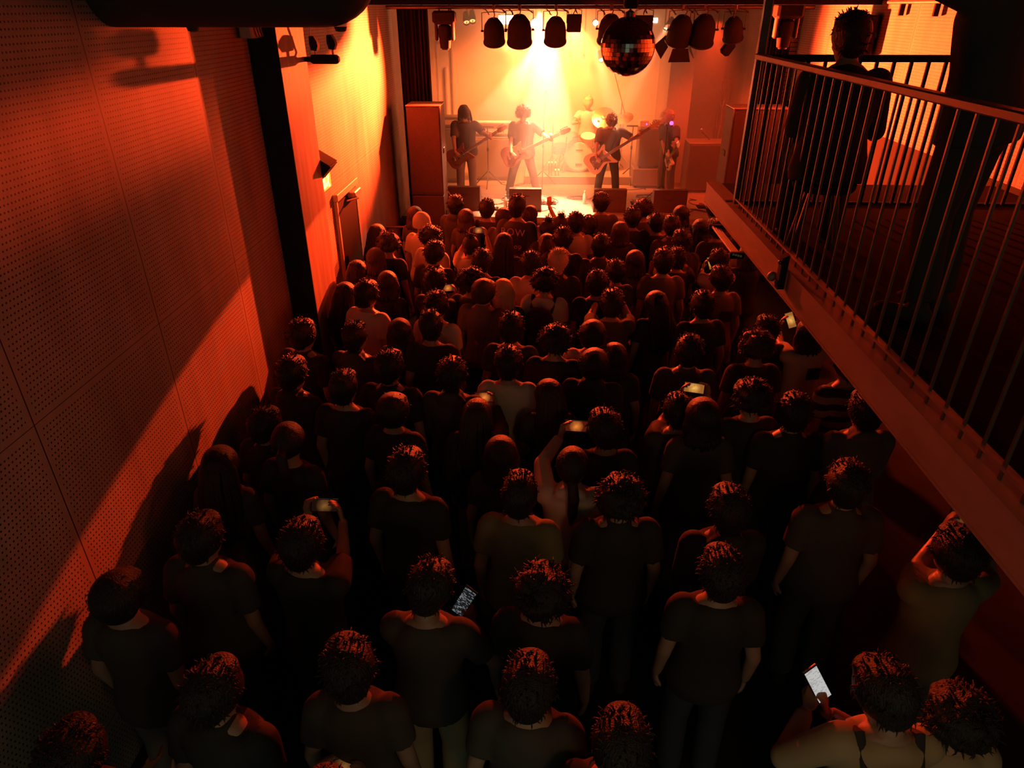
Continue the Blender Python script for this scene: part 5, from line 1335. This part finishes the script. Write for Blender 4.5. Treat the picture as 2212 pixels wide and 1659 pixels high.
MB().lathe([(0.038, 0.0), (0.042, 0.02), (0.042, 0.10), (0.038, 0.105)], (0, 0.03, 0), rotm('X', R(-90)), 24).build('lens_barrel', M['blackgloss'], t)
MB().box((0, 0, 0.065), (0.05, 0.05, 0.035), None, 0.01).build('viewfinder', M['black'], t)
B = build_person({'wide': 0.95, 'sleeve': 1.5, 'R': (0.15, 0.35, 1.08), 'L': (-0.12, 0.34, 1.08)})

# ================================================================== the band
def outline_guitar(kind):
    if kind == 'bass':
        return [(-0.02, 0.135), (0.05, 0.155), (0.11, 0.17), (0.145, 0.19), (0.185, 0.21), (0.19, 0.18), (0.15, 0.12), (0.115, 0.05), (0.12, -0.02), (0.165, -0.09), (0.185, -0.16), (0.16, -0.23), (0.09, -0.27),
                (0.0, -0.26), (-0.09, -0.285), (-0.16, -0.24), (-0.175, -0.17), (-0.15, -0.09), (-0.115, -0.03), (-0.12, 0.03), (-0.155, 0.09), (-0.175, 0.14), (-0.15, 0.155), (-0.10, 0.12), (-0.06, 0.11)]
    return [(-0.02, 0.11), (0.05, 0.13), (0.10, 0.16), (0.14, 0.18), (0.155, 0.16), (0.14, 0.10), (0.115, 0.03), (0.12, -0.04), (0.15, -0.10), (0.165, -0.16), (0.14, -0.22), (0.07, -0.255), (0.0, -0.25),
            (-0.08, -0.26), (-0.145, -0.22), (-0.165, -0.15), (-0.14, -0.07), (-0.11, -0.01), (-0.12, 0.05), (-0.145, 0.10), (-0.135, 0.13), (-0.09, 0.10), (-0.05, 0.09)]
def guitar(name, G, neckdir, front, label, cat, kind, bodymat, neckmat='maple', guard='pickguard', NL=0.62, k=1.0):
    """G: world centre of the body, neckdir: unit vector along the neck, front: direction the strings face"""
    z = Vector(neckdir).normalized(); y = -Vector(front); y = (y - z * y.dot(z)).normalized(); x = y.cross(z)
    t = thing(name, G, Matrix((x, y, z)).transposed().to_euler(), label, cat); t.scale = (k, k, k)
    ol = outline_guitar(kind)
    for _ in range(2):
        nl = []
        for i in range(len(ol)):
            p0, p1, p2, p3 = ol[i - 1], ol[i], ol[(i + 1) % len(ol)], ol[(i + 2) % len(ol)]
            nl.append(tuple((p0[c_] + 6 * p1[c_] + p2[c_]) / 8 for c_ in (0, 1)))
            nl.append(tuple((-p0[c_] + 9 * p1[c_] + 9 * p2[c_] - p3[c_]) / 16 for c_ in (0, 1)))
        ol = nl
    b = MB().prism(ol, -0.021, 0.021); me = b.mesh('g', True)
    o = link(me, 'guitar_body', M[bodymat], t); bv = o.modifiers.new('b', 'BEVEL'); bv.width = 0.006; bv.segments = 2
    MB().prism([(x_ * 0.62, z_ * 0.62 - 0.01) for x_, z_ in ol[::2]], -0.0235, -0.0205).build('pickguard', M[guard], t, False)
    for zz in ((-0.06, 0.03) if kind != 'bass' else (-0.05,)): MB().box((0, -0.027, zz), (0.075, 0.012, 0.03), None, 0.004).build('pickup', M['black'], t)
    if kind == 'bass': MB().box((0.02, -0.027, -0.02), (0.055, 0.012, 0.03), None, 0.004).build('pickup', M['black'], t)
    MB().box((0, -0.027, -0.14), (0.075, 0.012, 0.035), None, 0.003).build('bridge', M['chrome'], t)
    nk = MB(); nk.box((0, -0.024, 0.08 + NL / 2), (0.046, 0.020, NL), None, 0.006); nk.build('neck', M[neckmat], t)
    MB().box((0, -0.035, 0.06 + NL / 2), (0.044, 0.004, NL + 0.03)).build('fretboard', M['rosewood'], t, False)
    hs_ = [(-0.022, 0), (0.022, 0), (0.030, 0.03), (0.042, 0.05), (0.040, 0.15), (0.010, 0.19), (-0.02, 0.17), (-0.035, 0.05)]
    MB().prism([(x_, z_ + 0.08 + NL) for x_, z_ in hs_], -0.030, -0.014).build('headstock', M[neckmat if kind == 'bass' else bodymat], t, False)
    n_ = 4 if kind == 'bass' else 6
    for i in range(n_): MB().tube([(-0.03, -0.022, 0.115 + NL + i * 0.13 / n_), (-0.058, -0.022, 0.115 + NL + i * 0.13 / n_)], [0.004, 0.010]).build('tuning_peg', M['chrome'], t)
    for i in range(n_):
        xx = -0.016 + 0.032 * i / (n_ - 1); MB().tube([(xx, -0.040, -0.14), (xx * 0.8, -0.038, 0.10 + NL)], 0.0011, 4).build('string', M['chrome'], t)
    for i, q in enumerate(((0.09, -0.17), (0.11, -0.13))): MB().lathe([(0.012, 0), (0.010, 0.016)], (q[0], -0.022, q[1]), rotm('X', R(90)), 14).build('control_knob', M['black'], t)
    return t, (x, y, z)

def performer(u, v, Y, pose, hair, seed, shirt, trousers, label, Gpx, Npx, kind, bm_, glabel, gname, gcat, yaw=PI, dG=0.235, NL=0.62, hairmat=None, headmat=None, fwd=None, skin='skin', sc_=None, guard='pickguard', nm='maple', gk=1.0, twist=0):
    c = at(u, v, Y=Y)
    face = yaw
    G = at(Gpx[0], Gpx[1], Y=Y - dG); N = at(Npx[0], Npx[1], Y=Y - dG - 0.04 if fwd is None else fwd)
    nd = (N - G).normalized()
    st = sc_ or ((c.z - SZ) / 1.545)
    Mi = rotm('Z', -face)
    org = Vector((c.x, c.y, SZ)) - (rotm('Z', face) @ V(0, pose.get('hoff', 0.05), 0)) * 1.0
    def L(p): return (Mi @ (p - org)) / st
    front = rotm('Z', face) @ V(0, 1, 0.10)
    # fretting hand on the neck, picking hand on the strings
    pf = G + nd * (0.08 + NL * pose.get('fret', 0.72)) * gk; pp = G + nd * (-0.03)
    fr = L(pf - V(0, 0, 0.055) + front * 0.02); pk = L(pp + V(0, 0, 0.03) + front * 0.075 - nd * 0.09)
    P = dict(pose); P.update({'voxel': 0.0085, 'L': fr, 'R': pk, 'Lh': (-0.9, -0.25, -1.0), 'Rh': (1.0, -0.45, 0.0), 'curl': 0.65})
    md = (Mi @ nd)
    P['Ld'] = (0.1, 0.25, 1.0); P['Ln'] = (0.6, -0.6, 0.2); P['Rd'] = tuple(Vector((-0.75, 0.10, -0.75))); P['Rn'] = (0, -1, 0)
    B = build_person(P)
    root, info = make_person('person', B, hair, seed, shirt, trousers, skin=skin, hairmat=hairmat)
    root.location = org; root.rotation_euler = (0, 0, face); root.scale = (st,) * 3
    tag(root, label, 'person', 'band members on the stage')
    t, _ = guitar(gname, G, nd, front, glabel, gcat, kind, bm_, nm, guard, NL, gk)
    # strap over the shoulder, part of the guitar
    sp = [Vector(G) + nd * 0.16, root.matrix_basis @ (info['T'](-0.10, 0.14, 0.36)), root.matrix_basis @ (info['T'](-0.09, 0.02, 0.55)), root.matrix_basis @ info['T'](0.0, -0.14, 0.36), root.matrix_basis @ info['T'](0.19, -0.08, 0.08), Vector(G) - nd * 0.25]
    inv = t.matrix_basis.inverted(); fine = []
    for i in range(len(sp) - 1):
        for j in range(4): fine.append(sp[i].lerp(sp[i + 1], j / 4))
    fine.append(sp[-1]); sm = [fine[0]] + [(fine[i - 1] + fine[i] * 2 + fine[i + 1]) / 4 for i in range(1, len(fine) - 1)] + [fine[-1]]
    MB().tube([inv @ q for q in sm], 0.022, 8, True, 0.22).build('strap', M['black'], t)
    # curling lead from the jack to the floor
    return root, t, info

performer(1003, 255, 12.75, {'lean': 0.14, 'spread': 0.02, 'head_pitch': 0.45, 'wide': 1.12, 'sleeve': 0.8, 'fret': 0.82, 'hoff': 0.10}, 'long', 0, 'dark', 'grey',
          'long-haired guitarist with bowed head at the left of the stage', (997, 334), (1062, 292), 'guitar', 'sunburst', 'sunburst electric guitar held by the long-haired guitarist', 'electric_guitar', 'guitar', dG=0.26, sc_=0.97, gk=1.08)
performer(1130, 243, 12.95, {'lean': 0.02, 'spread': 0.17, 'stagger': 0.05, 'hip': 0.86, 'head_pitch': 0.30, 'wide': 1.16, 'sleeve': 0.85, 'fret': 0.80}, 'mop', 1, 'dark', 'dark',
          'curly-haired guitarist with legs apart, left of the centre', (1118, 331), (1197, 294), 'guitar', 'sunburst', 'dark electric guitar with pale edging held by the curly-haired guitarist', 'electric_guitar', 'guitar', NL=0.64, gk=1.14)
performer(1321, 257, 12.75, {'lean': 0.10, 'spread': 0.10, 'stagger': 0.10, 'hip': 0.87, 'head_pitch': 0.55, 'wide': 1.18, 'sleeve': 0.85, 'fret': 0.80, 'hoff': 0.07}, 'short', 0, 'dark', 'black',
          'bassist in a printed dark T-shirt with bowed head, right of the centre', (1299, 342), (1378, 292), 'bass', 'cream', 'cream bass guitar with dark pickguard held by the bassist', 'bass_guitar', 'bass guitar', NL=0.80, gk=1.08)
r4, t4, i4 = performer(1447, 254, 13.1, {'lean': 0.16, 'spread': 0.03, 'head_pitch': 0.5, 'wide': 1.08, 'sleeve': 0.9, 'fret': 0.6, 'hoff': 0.08}, 'mop', 2, 'dark', 'dark',
          'blond curly-haired guitarist turned side-on at the right of the stage', (1446, 344), (1466, 316), 'guitar', 'cream', 'white electric guitar held by the blond guitarist', 'electric_guitar', 'guitar', yaw=PI - R(48), hairmat='blond', fwd=12.25)
# drummer
B = build_person({'sit': 1, 'hip': 0.62, 'L': (-0.22, 0.40, 0.98), 'R': (0.20, 0.42, 0.96), 'Lh': (-1, -.3, -.8), 'Rh': (1, -.3, -.8), 'curl': 0.9, 'head_pitch': 0.1})
root, info = make_person('person', B, 'bleach', 2, 'white', 'grey')
c = at(1270, 232, Y=15.3)
root.location = (c.x, 15.35, DZ - 0.06); root.rotation_euler = (0, 0, PI)
tag(root, 'drummer almost lost in the haze behind the drum kit', 'person', 'band members on the stage')
for s in (-1, 1):
    a = Vector(root.location) + rotm('Z', PI) @ V(s * 0.20, 0.46, 0.98)
    t = MB().tube([(0, 0.14, -0.02), (0, 0, 0), (s * -0.03, -0.26, 0.06)], [0.008, 0.007, 0.005]).build('drumstick', M['maple'], None, True, tuple(a))
    tag(t, 'wooden drumstick in the drummer\'s %s hand' % ('left', 'right')[s > 0], 'drumstick', 'drumsticks')

# ================================================================== haze
m = bpy.data.materials.new('thin_stage_haze'); m.use_nodes = True
nt = m.node_tree; nt.nodes.remove(nt.nodes['Principled BSDF'])
vs_ = nt.nodes.new('ShaderNodeVolumeScatter'); vs_.inputs['Density'].default_value = 0.21; vs_.inputs['Anisotropy'].default_value = 0.45
nt.links.new(vs_.outputs[0], nt.nodes['Material Output'].inputs['Volume'])
o = MB().box((0.62, 13.88, 2.78), (6.2, 3.76, 3.8)).build('stage_haze', m, None, False)
tag(o, 'thin lit smoke hanging over the whole stage', 'haze', None, 'stuff')
